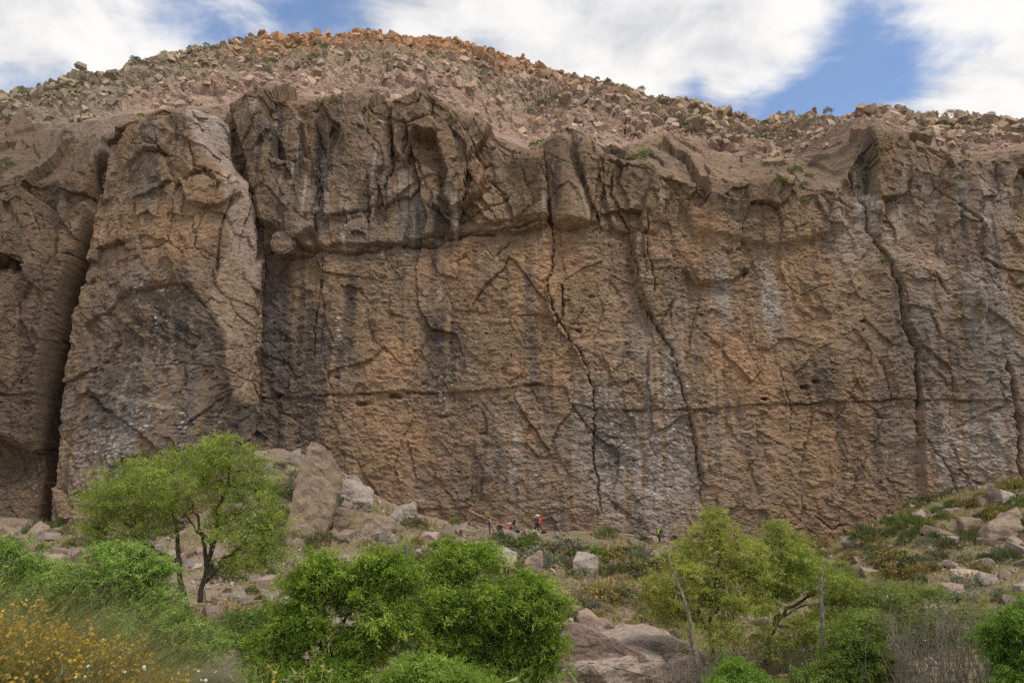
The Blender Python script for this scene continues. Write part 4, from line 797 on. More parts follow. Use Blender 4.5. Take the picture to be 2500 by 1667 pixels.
tree('green_bush', 'low bright green bush cut by the bottom edge between the dense trees', 26, [[(1050, 1760), (1050, 1690)]], [(1040, 1640, 80, 34), (980, 1665, 60, 30), (1110, 1665, 70, 34), (1050, 1690, 110, 40), (1180, 1680, 50, 24)], (.13, .034), 330, 66, [(.12, .18, .03), (.15, .215, .04)], 'bark', .36, .3, .06, 'bush', .006)
tree('poplar_tree', 'tall light yellow-green tree with thin foliage right of the climbers', 45, [[(1737, 1610), (1735, 1500), (1745, 1420), (1755, 1370), (1758, 1300), (1750, 1255)], [(1737, 1560), (1700, 1480), (1660, 1420)], [(1742, 1440), (1800, 1400), (1850, 1385)], [(1738, 1500), (1800, 1450), (1850, 1420)]],
     [(1745, 1258, 34, 24), (1745, 1300, 66, 34), (1712, 1345, 80, 36), (1790, 1350, 66, 38), (1670, 1395, 70, 36), (1760, 1400, 90, 40), (1830, 1400, 48, 36), (1640, 1450, 62, 40), (1720, 1460, 70, 40), (1800, 1470, 80, 40), (1640, 1500, 66, 36), (1730, 1540, 80, 36), (1600, 1440, 40, 40), (1850, 1350, 30, 40)],
     (.125, .036), 900, 54, GR3, 'bark_warm', .42, .2, .12, 'tree', .009)
tree('poplar_tree', 'shorter light green tree with a bent trunk behind the tall grey snag', 46, [[(1862, 1680), (1868, 1600), (1885, 1545), (1902, 1508), (1960, 1478)], [(1890, 1530), (1895, 1450), (1905, 1380), (1908, 1340)], [(1900, 1505), (1980, 1450), (2040, 1420)]],
     [(1900, 1290, 34, 24), (1925, 1325, 56, 32), (1935, 1360, 70, 34), (1880, 1400, 66, 40), (1965, 1385, 60, 40), (1920, 1440, 80, 40), (2010, 1430, 70, 44), (2050, 1410, 40, 34), (1860, 1470, 56, 40), (2040, 1490, 66, 44), (1960, 1520, 80, 36), (2080, 1450, 46, 40), (1880, 1570, 70, 36), (1980, 1580, 90, 40)],
     (.125, .036), 900, 54, [(.165, .20, .042), (.205, .235, .055), (.125, .16, .035)], 'bark_warm', .42, .2, .14, 'tree', .009)
tree('sapling', 'thin leaning sapling between the two light green trees', 44, [[(1792, 1590), (1790, 1530), (1796, 1470), (1802, 1430)]], [(1800, 1440, 40, 40), (1790, 1480, 36, 30)], (.11, .03), 60, 40, GR3, 'bark_warm', .35, .2, .06, 'tree', .008)
tree('willow_bush', 'green willow bush right of the tall grey snag', 38, [[(2080, 1740), (2085, 1640), (2100, 1560)], [(2085, 1680), (2150, 1580), (2190, 1520)]],
     [(2090, 1560, 70, 46), (2060, 1610, 70, 46), (2130, 1600, 70, 46), (2110, 1520, 60, 34), (2040, 1660, 80, 30), (2150, 1540, 50, 34), (2180, 1640, 70, 40), (2110, 1660, 80, 34), (1960, 1660, 60, 34)], (.125, .034), 640, 60, [(.115, .155, .035), (.15, .185, .045), (.085, .12, .028)], 'bark', .4, .3, .08, 'bush', .008)
tree('willow_bush', 'olive thin-leaved bush behind the grey brush on the right', 44, [[(2190, 1640), (2195, 1560), (2200, 1480)], [(2195, 1580), (2260, 1520), (2300, 1490)]],
     [(2160, 1450, 70, 36), (2220, 1470, 66, 34), (2180, 1500, 80, 36), (2270, 1510, 66, 34), (2120, 1470, 50, 30), (2330, 1530, 60, 30), (2240, 1550, 70, 30), (2380, 1500, 50, 30), (2400, 1560, 60, 36), (2320, 1580, 70, 30), (2280, 1450, 50, 26)], (.12, .032), 560, 50, [(.13, .165, .045), (.16, .19, .06), (.11, .135, .04)], 'bark_warm', .42, .2, .07, 'bush', .008)
tree('green_bush', 'vivid green bush at the lower right edge', 33, [[(2480, 1760), (2478, 1640), (2475, 1560)]], [(2455, 1510, 46, 30), (2490, 1530, 50, 50), (2440, 1560, 46, 36), (2485, 1600, 56, 50), (2470, 1660, 56, 34), (2530, 1580, 60, 80), (2540, 1500, 50, 40)], (.13, .036), 420, 64, [(.10, .165, .028), (.125, .195, .035), (.075, .125, .022)], 'bark', .4, .35, .07, 'bush', .007)
tree('green_bush', 'small vivid green bush at the foot of the tall light tree', 37, [[(1800, 1760), (1800, 1680)]], [(1800, 1640, 50, 34), (1770, 1665, 50, 26), (1835, 1660, 40, 26)], (.12, .032), 170, 60, [(.105, .17, .03), (.13, .20, .035)], 'bark', .36, .3, .05, 'bush', .007)
tree('willow_thicket', 'pale green long-leaved willow thicket on the left behind the orange flowers', 19, [[(90, 1640), (70, 1520), (50, 1400)], [(110, 1640), (200, 1500), (260, 1420)], [(200, 1640), (330, 1500), (370, 1420)], [(100, 1600), (20, 1480)]],
     [(40, 1345, 40, 40), (70, 1400, 66, 40), (20, 1430, 50, 46), (250, 1350, 50, 26), (320, 1355, 56, 34), (280, 1400, 80, 40), (375, 1395, 50, 40), (180, 1420, 80, 40), (100, 1470, 100, 44), (240, 1470, 100, 44), (370, 1455, 66, 44), (330, 1520, 100, 44), (440, 1530, 66, 40), (200, 1540, 120, 40), (60, 1540, 100, 50), (420, 1590, 80, 40), (500, 1570, 50, 36)],
     (.105, .017), 900, 58, [(.125, .19, .042), (.16, .225, .055), (.10, .155, .034), (.19, .24, .075)], 'bark', .26, .35, .035, 'bush', .004)
tree('sapling', 'small dark drooping sapling between the scree and the dense trees', 34, [[(600, 1660), (590, 1590), (570, 1530)]], [(590, 1520, 50, 26), (560, 1560, 44, 30), (610, 1570, 44, 30), (640, 1500, 40, 24)], (.13, .03), 130, 46, [(.085, .13, .03), (.11, .15, .04)], 'bark', .4, .5, .05, 'tree', .007)
def stick(pts, Y, label):
    p = resample([at(a, b, Y) for a, b in pts], 9); p[:, 2] = np.maximum(p[:, 2], G(p[:, 0], p[:, 1]) + .02); o_ = np.array([p[0][0], Y, p[0][2]]); root = empty('dead_stick', tuple(o_)); v, f = tube(p - o_, np.linspace(.045, .018, 9), 6); mk('stem', v, f, M['deadwood'], root, None, True)
    v, f = tube(bez(p[4] - o_, p[4] - o_ + np.array([.5, 0, .15]), (0, 0, .1), 5, .02), np.linspace(.022, .008, 5), 5); mk('branch', v, f, M['deadwood'], root, None, True); return tag(root, label, 'stick')
stick([(1438, 1520), (1448, 1500), (1462, 1486)], 52, 'bleached forked stick on the lower slope beside a pinkish slab')
stick([(1350, 1262), (1395, 1276), (1420, 1296)], 76, 'pale dead branch leaning on the wall foot right of the climbers')
def snag(name, label, Y, path, r0, twigs, seed, up=.3):
    rs = np.random.default_rng(seed); p = resample([at(a, b, Y) for a, b in path], 22); p[1:-1] += rs.normal(size=(20, 3)) * .035; g = float(G(p[0][0], Y)); org = np.array([p[0][0], Y, g])
    if p[0][2] > g: p = np.concatenate([[[p[0][0], Y, g - .2]], p])
    root = empty(name, tuple(org)); n_ = len(p); v, f = tube(p, np.linspace(r0, r0 * .16, n_) * (1 + .12 * rs.normal(size=n_)), 8); mk('trunk', v - org, f, M['deadwood'], root, None, True); tb = []
    for _ in range(twigs):
        i = rs.integers(1, n_ - 3); d = unit(np.array([rs.normal(), rs.normal() * .6, up + .5 * rs.normal()])); L = rs.uniform(.4, 1.6) * (1.15 - i / n_); e = p[i] + d * L; b = bez(p[i], e, rs.normal(size=3) * .2, 6, .04); tb.append(tube(b, np.linspace(.022, .006, 6), 4))
        for _ in range(4):
            s1 = b[rs.integers(2, 6)]; tb.append(tube(bez(s1, s1 + unit(d + rs.normal(size=3) * .9) * L * .45, (0, 0, .03), 4, .02), np.linspace(.009, .004, 4), 3))
    v, f = join(tb); mk('branch', v - org, f, M['deadwood'], root, None, True)['kind'] = 'stuff'; return tag(root, label, 'dead tree')
snag('dead_snag', 'crooked grey snag leaning left in front of the tall light tree', 42.5, [(1712, 1660), (1692, 1570), (1682, 1500), (1664, 1440), (1642, 1385), (1624, 1335)], .17, 16, 5)
snag('dead_snag', 'tall bare grey snag with a bleached tip right of the bent trunk', 41, [(1985, 1690), (2005, 1640), (2014, 1560), (2004, 1470), (2004, 1410), (2021, 1353)], .2, 26, 6, .1)
def brush(name, label, Y, px0, px1, pytop, n_, seed, mat='deadwood', r=.010):
    rs = np.random.default_rng(seed); k = Y / FPX; c = at((px0 + px1) / 2, 1600, Y); g = float(G(c[0], Y)); tb = []; org = np.array([c[0], Y, g])
    for i in range(n_):
        b = np.array([at(rs.uniform(px0, px1), 1600, Y)[0], Y + rs.uniform(-1.5, 1.5), 0]); b[2] = float(g) - .1; top = at(0, pytop + abs(rs.normal()) * 40, Y)[2]; e = b + np.array([rs.normal() * .9, rs.normal() * .6, max(.8, top - b[2])]); st = bez(b, e, rs.normal(size=3) * .35, 7, .06); tb.append(tube(st, np.linspace(r * 1.8, r * .6, 7), 4))
        for _ in range(9):
            s1 = st[rs.integers(2, 7)]; tb.append(tube(bez(s1, s1 + unit(np.array([rs.normal(), rs.normal(), .5 + .5 * rs.normal()])) * rs.uniform(.25, .9), rs.normal(size=3) * .06, 4, .02), np.linspace(r * .7, r * .3, 4), 3))
    v, f = join(tb); root = empty(name, tuple(org)); mk('branch', v - org, f, M[mat], root, None, True)['kind'] = 'stuff'; return tag(root, label, 'brush')
brush('grey_brush', 'tangle of leafless grey brush in the lower right corner', 36, 2170, 2470, 1490, 170, 8, 'deadwood', .013)
brush('grey_brush', 'bleached tangle of dead twigs round the foot of the leaning snag', 41.5, 1640, 1770, 1580, 90, 9, 'deadwood', .012)
brush('brown_brush', 'brown leafless thicket between the two snags', 40, 1770, 1990, 1560, 90, 10, 'bark_warm', .012)
brush('grey_brush', 'thin grey brush under the right-hand bushes', 40, 2050, 2230, 1540, 60, 12)

# ------------------------------------------------------------------ shrubs: a few prototypes, every plant its own object
def shrub_mesh(seed, n_=420, blade=False, tall=.8):
    r_ = np.random.default_rng(seed); u = unit(r_.normal(size=(n_, 3))); u[:, 2] = np.abs(u[:, 2]); rr = r_.uniform(.35, 1, n_) ** .5; lob = 1 + .25 * np.sin(u[:, 0] * 5 + seed) * np.cos(u[:, 1] * 4 + seed)
    P = u * (rr * lob)[:, None] * np.array([1, 1, tall]); Dr = unit(u + r_.normal(size=(n_, 3)) * (.35 if blade else .8) + np.array([0, 0, .35])); L = (.34 if blade else .2) * r_.uniform(.6, 1.4, n_); Wd = (.045 if blade else .11) * r_.uniform(.7, 1.3, n_)
    if blade: P = P * .75
    cl = np.ones((n_, 3)) * r_.uniform(.6, 1.4, (n_, 1)); cl[:, 0] *= r_.uniform(.85, 1.15, n_)
    side = unit(np.cross(Dr, unit(r_.normal(size=(n_, 3))))) * (Wd[:, None] / 2); V = np.stack([P, P + Dr * (L * .5)[:, None] + side, P + Dr * L[:, None], P + Dr * (L * .5)[:, None] - side], 1).reshape(-1, 3)
    return mk('shrub', V, np.arange(4 * n_).reshape(-1, 4), M['shrub'], None, np.repeat(cl, 4, 0), False, False)
sh = [shrub_mesh(i, 520, i % 2 == 0, .75 + .1 * (i % 3)) for i in range(8)]
SC = {'dark': (.135, .155, .06), 'olive': (.21, .205, .09), 'yellow': (.33, .27, .095), 'bright': (.16, .215, .05), 'grey': (.26, .26, .17), 'straw': (.42, .33, .18), 'silver': (.42, .47, .46)}
WORD = {'dark': 'dark green', 'olive': 'olive green', 'yellow': 'mustard yellow', 'bright': 'bright green', 'grey': 'grey-green', 'straw': 'straw-coloured', 'silver': 'silvery'}
def shrub(p, s, kind, where, name='shrub', uniq=None, sz=None):
    i = rng.integers(0, 8); kk = SC[kind]; j = rng.uniform(.8, 1.2)
    o = obj((kind if kind in ('olive', 'silver') else {'dark': 'green', 'bright': 'leafy', 'yellow': 'flowering', 'grey': 'sage', 'straw': 'dry'}[kind]) + '_' + name, sh[i], None, (p[0], p[1], p[2] - .08 * s), (rng.uniform(-.12, .12), rng.uniform(-.12, .12), rng.uniform(0, 6.3)), (s * rng.uniform(.9, 1.25), s * rng.uniform(.85, 1.1), s * (sz or rng.uniform(.8, 1.2))), (kk[0] * j, kk[1] * j * rng.uniform(.93, 1.07), kk[2] * j))
    lb = uniq or '%s shrub %s' % (WORD[kind], where); return tag(o, lb, 'shrub', uniq and 'shrubs with a place of their own' or lb + 's')
zones = [((880, 1330), (1240, 1410), 34, 'below the standing slab'), ((1180, 1330), (1700, 1400), 70, "just below the climbers' ledge"), ((1380, 1390), (1720, 1540), 76, 'on the open middle slope'), ((1850, 1320), (2200, 1420), 60, "under the main wall's right end"),
         ((2060, 1190), (2500, 1310), 90, 'at the foot of the grey buttress'), ((2180, 1300), (2500, 1480), 42, 'on the bare right slope'), ((640, 1080), (900, 1330), 26, 'among the scree cone blocks'), ((0, 1280), (420, 1400), 26, 'at the foot of the left wall'), ((540, 1380), (720, 1560), 24, 'right of the dark trunks'), ((1340, 1500), (1700, 1640), 18, 'beside the bedrock slab')]
KW = [['olive', 'dark', 'straw', 'yellow', 'grey'], ['olive', 'yellow', 'bright', 'grey', 'straw'], ['olive', 'grey', 'straw', 'yellow', 'straw'], ['yellow', 'olive', 'dark', 'yellow'], ['yellow', 'olive', 'dark', 'yellow', 'bright'], ['olive', 'grey', 'yellow', 'dark'], ['dark', 'grey', 'olive'], ['dark', 'grey', 'olive'], ['olive', 'straw', 'dark'], ['olive', 'straw', 'grey']]
for (z0, z1, n_, wh), kw in zip(zones, KW):
    for _ in range(n_):
        px, py = rng.uniform(z0[0], z1[0]), rng.uniform(z0[1], z1[1]); p = drop(px, py)
        if p[1] > 76.2 or (1180 < px < 1360 and p[1] > 71.8) or (1585 < px < 1650 and p[1] > 69): continue
        shrub(p, float(np.clip(rng.lognormal(-.30, .40), .35, 1.6)) * p[1] / 68, kw[rng.integers(0, len(kw))], wh)
for px, py, s, kd, lb in ((1360, 1312, .45, 'silver', 'silvery small bush at the lip of the ledge right of the climbers'), (1480, 1310, 1.5, 'olive', 'wide olive bush on the ledge right of the silvery bush'), (1570, 1326, 1.0, 'dark', 'dark green bush just left of the person with the lime pack'), (1290, 1325, 1.0, 'bright', 'bright green bush directly below the two helmeted climbers'), (770, 1340, .6, 'yellow', 'yellow-brown tuft at the foot of the standing slab'),
                      (1010, 1285, 1.4, 'olive', 'wide olive bush between the pointed tan boulder and the climbers'), (1110, 1262, .7, 'bright', 'bright green bush at the wall foot left of the climbers'), (1500, 1370, 1.3, 'yellow', 'big mustard bush right of the light grey block'), (1510, 1400, 1.1, 'olive', 'round olive bush under the big mustard bush'), (1500, 1655, .75, 'olive', 'round olive bush rooted at the lip of the bedrock slab'), (1565, 1630, .5, 'dark', 'dark green bush on the bedrock slab beside the rounded rock')):
    shrub(drop(px, py), s, kd, '', 'shrub', lb)
# plants rooted in the cliff face and on the rim
def cliff_pt(px, py):
    Vs = Vc.reshape(NX, NV, 3)[::2, ::2].reshape(-1, 3); dn = Vs[:, 1] * CP + Vs[:, 2] * SP; u = 1250 + FPX * Vs[:, 0] / dn; w_ = 833.5 - FPX * (Vs[:, 2] * CP - Vs[:, 1] * SP) / dn; return Vs[np.argmin((u - px) ** 2 + (w_ - py) ** 2)]
for i, (px, py, s, kd) in enumerate([(345, 285, .42, 'bright'), (420, 290, .45, 'bright'), (240, 312, 1.0, 'olive'), (15, 290, .8, 'olive'), (120, 305, .7, 'grey'), (25, 405, .6, 'bright'), (110, 420, .4, 'bright'), (1318, 352, .7, 'bright'), (1296, 358, .6, 'bright'), (1480, 382, .55, 'bright'), (1560, 388, .9, 'bright'), (1540, 392, .7, 'olive'), (1585, 380, .9, 'grey'), (818, 253, .55, 'bright'), (1065, 255, .5, 'bright'),
                                     (1870, 405, .7, 'bright'), (1915, 412, .7, 'dark'), (1945, 420, .8, 'bright'), (1975, 435, .7, 'olive'), (1905, 448, .9, 'bright'), (1960, 455, .6, 'olive'), (2010, 388, .9, 'bright'), (1985, 400, .7, 'grey'), (1963, 497, .5, 'dark'), (2230, 335, .5, 'dark'), (2145, 368, .4, 'dark'), (2090, 460, .45, 'dark'), (2340, 436, .5, 'dark'), (2165, 640, .5, 'dark'), (2170, 628, .4, 'bright'), (2210, 668, .45, 'bright'), (2220, 648, .3, 'dark'), (2390, 748, .45, 'bright'), (2342, 745, .3, 'dark'), (1858, 850, .3, 'bright'), (1348, 672, .3, 'dark'), (1383, 834, .22, 'olive'), (1158, 872, .25, 'bright'),
                                     (2248, 1080, .5, 'olive'), (1950, 1050, .3, 'bright'), (1870, 1008, .22, 'dark'), (2065, 772, .28, 'dark'), (1540, 668, .3, 'dark'), (1518, 600, .25, 'dark'), (1575, 565, .25, 'dark'), (2490, 700, .6, 'dark'), (1780, 1035, .2, 'dark'), (1302, 385, .3, 'dark'), (1255, 412, .25, 'dark'), (1550, 430, .25, 'dark')]):
    c = cliff_pt(px, py); where = 'on the rim above the left slab' if py < 430 and px < 500 else ('in the hollow left of the buttress' if 1840 < px < 2040 and py < 480 else ('along the rim beside the leaning column' if py < 420 and px < 1700 else ('rooted in the grey buttress' if px > 2070 else 'clinging to the main wall')))
    shrub(c + np.array([0, -.05, 0]), s, kd, where, 'cliff_shrub')
n = 190; X = rng.uniform(-82, 88, n); t_ = rng.uniform(.2, .99, n); P = hill_pos(X, t_)
for i in range(n):
    zone_ = 'on the left shoulder of the hill' if X[i] < -35 else ('on the rubble below the orange summit' if X[i] < 10 else 'on the long right slope of the hill')
    shrub(P[i] + np.array([0, -.3, .3]), float(rng.uniform(.4, 1.0)), ['olive', 'grey', 'olive', 'dark', 'straw'][rng.integers(0, 5)], zone_, 'hill_shrub')
# dry grass: uncountable
def blades(P, H, lean, Wd, Cl, segs=2):
    n = len(P); d = unit(rng.normal(size=(n, 3)) * np.array([.55, .55, .0]) + np.array([lean, 0, 0])); az = rng.uniform(0, 6.28, n); side = np.stack([np.cos(az), np.sin(az), 0 * az], 1) * Wd[:, None] / 2; V = []
    amt = np.abs(rng.normal(size=n)) * .5 + .25
    for s_ in range(segs + 1):
        q = s_ / segs; c = P + np.array([0, 0, 1]) * (H * (q - .25 * amt * q * q))[:, None] + d * (H * amt * q * q)[:, None]; wq = 1 - .85 * q; V += [c - side * wq, c + side * wq]
    V = np.stack(V, 1); base = (np.arange(n) * (2 * segs + 2))[:, None]; F = np.concatenate([base + np.array([[2 * s_, 2 * s_ + 1, 2 * s_ + 3, 2 * s_ + 2]]) for s_ in range(segs)]); return V.reshape(-1, 3), F, np.repeat(Cl, 2 * segs + 2, 0)
n = 95000; X = rng.uniform(-58, 60, n); Y = rng.uniform(42, 76.3, n); ga = green_amount(X, Y); kp = rng.uniform(0, 1, n) < ga * .8 * (.4 + .6 * sstep(-.1, .3, fbm(X / 1.6, Y / 1.6, 601, 2))); X, Y = X[kp], Y[kp]
kp = ~((np.abs(X - 2.5) < 6) & (Y > 71.5)); X, Y = X[kp], Y[kp]
gp = np.array([(.36, .29, .14), (.26, .25, .10), (.18, .20, .07), (.34, .26, .11), (.42, .33, .17)]); cl = gp[rng.integers(0, 5, len(X))] * rng.uniform(.75, 1.2, (len(X), 1))
v, f, c = blades(np.stack([X, Y, G(X, Y) - .03], 1), rng.uniform(.15, .6, len(X)), .2, rng.uniform(.05, .13, len(X)), cl, 1)
tag(mk('grass', v, f, M['leaf'], None, c), 'short dry grass scattered over the slope below the cliff', 'grass', None, 'stuff')

# ------------------------------------------------------------------ the flowering bank in front
CG = [(.22, .225, .10), (.30, .28, .13), (.16, .19, .07), (.40, .34, .18), (.34, .29, .14), (.13, .165, .06)]
def bank(px0, px1, Y0, Y1, n_, hgt, lean, cols_, wd=(.003, .006), segs=4):
    px = rng.uniform(px0, px1, n_); Y = rng.uniform(Y0, Y1, n_); X = (px - 1250) / FPX * Y * 1.03; P = np.stack([X, Y, G(X, Y) - .03], 1)
    cl = np.array(cols_)[rng.integers(0, len(cols_), n_)] * rng.uniform(.7, 1.25, (n_, 1)); H = hgt(px) * rng.uniform(.55, 1.1, n_); return P, H, cl, px, *blades(P, H, lean, rng.uniform(*wd, n_), cl, segs)
hg = lambda px: np.interp(px, [-200, 0, 150, 300, 420, 560, 700], [1.55, 1.5, 1.45, 1.3, 1.05, .7, .4])
P, H, cl, px, v, f, c = bank(-250, 640, 5.6, 9.0, 15000, hg, .75, CG, segs=3)
tag(mk('tall_grass', v, f, M['leaf'], None, c), 'tall wispy grass leaning right on the near bank', 'grass', None, 'stuff')
P, H, cl, px, v, f, c = bank(380, 1300, 5.0, 6.6, 5200, lambda q: np.interp(q, [380, 560, 700, 900, 1300], [.55, .42, .34, .16, .12]), .5, CG + [(.36, .30, .19)])
tag(mk('low_grass', v, f, M['leaf'], None, c), 'short grass along the bottom edge of the near bank', 'grass', None, 'stuff')
def flower_mesh(n_pet, r, seed, rgb, cup=.4):
    r_ = random.Random(seed); V = [(0, 0, 0)]; F = []; 
    for i in range(n_pet):
        a = 2 * math.pi * i / n_pet; b = a + math.pi / n_pet; V += [(r * math.cos(a), r * math.sin(a), cup * r * r_.uniform(.6, 1.2)), (r * .8 * math.cos(b), r * .8 * math.sin(b), cup * r * .8)]
    m_ = 2 * n_pet
    for i in range(n_pet): F.append((0, 1 + 2 * i, 1 + (2 * i + 1) % m_)); F.append((0, 1 + (2 * i + 1) % m_, 1 + (2 * i + 2) % m_))
    return np.array(V, float), np.array(F)
def flowers(P, S, Cl, n_pet=5):
    v, f = flower_mesh(n_pet, 1, 3, None); n_ = len(P); rm = rotm(rng.uniform(-1.1, 1.1, n_), rng.uniform(-1.1, 1.1, n_), rng.uniform(0, 6.3, n_)); vv = np.einsum('nij,nkj->nki', rm, v[None] * S[:, None, None]) + P[:, None, :]
    return vv.reshape(-1, 3), (f[None] + (np.arange(n_) * len(v))[:, None, None]).reshape(-1, 3), np.repeat(Cl, len(v), 0)
def flower_bush(px, Y, rad, hgt, nst, label, seed, orange=True):
    c = np.array([(px - 1250) / FPX * Y * 1.03, Y, 0]); c[2] = float(G(c[0], c[1])); root = empty('flower_bush', tuple(c)); a = rng.uniform(0, 6.3, nst); rr = rad * np.sqrt(rng.uniform(0, 1, nst)); base = np.stack([rr * .45 * np.cos(a), rr * .45 * np.sin(a), np.zeros(nst) - .05], 1)
    tip = np.stack([rr * np.cos(a) + .10, rr * np.sin(a), hgt * (1 - .45 * (rr / rad) ** 2) * rng.uniform(.55, 1.08, nst)], 1); tb = []; 
    for i in range(nst): tb.append(tube(bez(base[i], tip[i], (0, 0, .1), 5, .012), np.linspace(.0032, .0016, 5), 3))
    v, f = join(tb); mk('stem', v, f, M['stem'], root, None, True)['kind'] = 'stuff'
    nl_ = nst * 9; k = rng.integers(0, nst, nl_); P = base[k] + (tip[k] - base[k]) * rng.uniform(.25, 1, nl_)[:, None] + rng.normal(size=(nl_, 3)) * .025; V, F, Cq = leaf_quads(P, unit(rng.normal(size=(nl_, 3)) + [0, 0, .6]), rng.uniform(.03, .07, nl_), rng.uniform(.006, .012, nl_), np.array(CG)[rng.integers(0, 5, nl_)] * rng.uniform(.7, 1.2, (nl_, 1)))
    mk('leaves', V, F, M['leaf'], root, Cq)['kind'] = 'stuff'
    nf = nst * 7; k = rng.integers(0, nst, nf); P = tip[k] + rng.normal(size=(nf, 3)) * np.array([.045, .045, .05]); oc = np.array([(.70, .47, .07), (.62, .38, .05), (.74, .54, .12), (.52, .33, .07)]); fv, ff, fc = flowers(P, rng.uniform(.009, .018, nf), oc[rng.integers(0, 4, nf)] * rng.uniform(.75, 1.15, (nf, 1)))
    mk('flowers', fv, ff, M['leaf'], root, fc)['kind'] = 'stuff'; return tag(root, label, 'flower bush')
M['stem'] = plain('stem', (.16, .17, .07))
for i, (px, Y, rad, h, n_, lb) in enumerate(((60, 6.3, .6, 1.0, 420, 'orange-flowered bush in the bottom left corner, lowest of the patch'), (200, 6.2, .6, .9, 420, 'orange-flowered bush right of the corner one, fullest of blooms'), (-60, 7.2, .6, 1.2, 360, 'orange-flowered bush cut by the left edge behind the corner bush'), (130, 7.4, .6, 1.2, 360, 'orange-flowered bush at the back of the patch in the tall grass'), (320, 6.6, .5, .85, 280, 'orange-flowered bush at the middle right of the patch'), (420, 6.4, .45, .62, 170, 'sparse orange-flowered bush nearest the grassy end of the patch'))):
    flower_bush(px, Y, rad, h, n_, lb, 30 + i)
def bloom(px, py, Y, r, rgb, n_pet, label, cat='flower', name='yellow_flower', group=None):
    t = at(px, py, Y); g = float(G(t[0], t[1])); root = empty(name, (t[0], t[1], g)); H = max(t[2] - g, .1); v, f = tube(bez(np.array([-.03, 0, -.03]), np.array([0, 0, H]), (.03, 0, 0), 6, .004), np.linspace(.003, .002, 6), 4); mk('stem', v, f, M['stem'], root, None, True)
    fv, ff, fc = flowers(np.array([[0, 0, H]] * 3), np.array([r, r * .85, r * .6]), np.array([rgb] * 3) * np.array([[1], [.9], [1.05]]), n_pet); mk('blossom', fv, ff, M['leaf'], root, fc)
    lf = 8; P = np.stack([rng.normal(size=lf) * .01, rng.normal(size=lf) * .01, rng.uniform(.1, .85, lf) * H], 1); V, F, Cq = leaf_quads(P, unit(rng.normal(size=(lf, 3)) + [0, 0, .7]), rng.uniform(.05, .1, lf), rng.uniform(.012, .02, lf), np.array([(.20, .24, .12)] * lf)); mk('leaves', V, F, M['leaf'], root, Cq); return tag(root, label, cat, group)
for i, (px, py, Y, r, lb) in enumerate(((655, 1626, 4.6, .014, 'highest of the yellow poppies beside the bottom edge'), (671, 1641, 4.6, .013, 'yellow poppy just right of and below the highest one'), (591, 1651, 4.7, .013, 'yellow poppy left of the others near the bottom edge'), (458, 1648, 4.8, .014, 'lone yellow poppy right of the white daisies'), (668, 1663, 4.5, .012, 'lowest yellow poppy cut by the bottom edge'), (596, 1636, 4.9, .009, 'small orange bud above the left poppy'))): bloom(px, py, Y, r, (.72, .44, .02), 6, lb)
for i in range(15):
    px, py = (rng.uniform(150, 280), rng.uniform(1590, 1660)) if i < 7 else ((rng.uniform(300, 360), rng.uniform(1625, 1660)) if i < 11 else (rng.uniform(430, 560), rng.uniform(1630, 1662)))
    bloom(px, py, rng.uniform(5.0, 5.4), rng.uniform(.008, .012), (.78, .78, .74), 7, 'tiny white daisy among the orange flowers' if i < 11 else 'tiny white daisy in the short grass', 'daisy', 'white_daisy', 'white daisies on the bank')
# dry pinkish stalks and leafy weeds at the bottom edge
def stalk(px0, py0, px1, py1, Y, label):
    a, b = at(px0, py0, Y), at(px1, py1, Y); g = float(G(a[0], a[1])); root = empty('dry_stalk', (a[0], a[1], g)); o = np.array([a[0], a[1], g]); p = bez(np.array([a[0] - .02, a[1], g - .02]), b, (.02, 0, 0), 9, .004); tb = [tube(p, np.linspace(.0035, .0015, 9), 4)]
    for k in range(16):
        s1 = p[rng.integers(3, 9)]; tb.append(tube(bez(s1, s1 + unit(rng.normal(size=3) + [0, 0, .3]) * rng.uniform(.012, .035), (0, 0, 0), 3), np.linspace(.002, .0035, 3), 4))
    v, f = join(tb); mk('stalk', v - o, f, M['straw'], root, None, True); return tag(root, label, 'dry stalk')
M['straw'] = plain('dry_straw', (.52, .36, .23))
stalk(735, 1665, 742, 1628, 4.4, 'upright dry pink stalk at the bottom edge left of the dense trees'); stalk(745, 1668, 790, 1625, 4.4, 'long dry pink stalk leaning right at the bottom edge'); stalk(775, 1668, 812, 1632, 4.4, 'dry pink stalk right of the long leaning one')
def weed(px, py, Y, s, label):
    t = at(px, py, Y); g = float(G(t[0], t[1])); H = max(t[2] - g, .12); root = empty('leafy_weed', (t[0], t[1], g)); n_ = 46; P = np.stack([rng.normal(size=n_) * s * .5, rng.normal(size=n_) * s * .4, rng.uniform(.2, 1, n_) * H], 1); V, F, Cq = leaf_quads(P, unit(rng.normal(size=(n_, 3)) * .8 + [0, 0, .9]), rng.uniform(.05, .11, n_), rng.uniform(.012, .024, n_), np.array([(.22, .26, .12), (.30, .33, .17)])[rng.integers(0, 2, n_)] * rng.uniform(.7, 1.2, (n_, 1)))
    mk('leaves', V, F, M['leaf'], root, Cq); tb = [tube(bez(np.array([0, 0, -.03]), np.array([q, q * .4, H * .9]), (0, 0, 0), 4, .003), np.linspace(.003, .0015, 4), 3) for q in (-s * .4, 0, s * .45)]; v, f = join(tb); mk('stem', v, f, M['stem'], root, None, True); return tag(root, label, 'weed')
for px, py, s, lb in ((560, 1636, .06, 'leafy weed left of the yellow poppies'), (640, 1630, .07, 'leafy weed under the highest yellow poppy'), (705, 1645, .06, 'leafy weed between the poppies and the dry stalks'), (770, 1655, .05, 'leafy weed among the dry pink stalks'), (1275, 1652, .03, 'small weed poking up right of the low green bush'), (1365, 1650, .03, 'two-stemmed weed in front of the dark patinated rock'), (1400, 1655, .025, 'lone weed right of the two-stemmed one at the bottom edge')): weed(px, py, 4.7, s, lb)

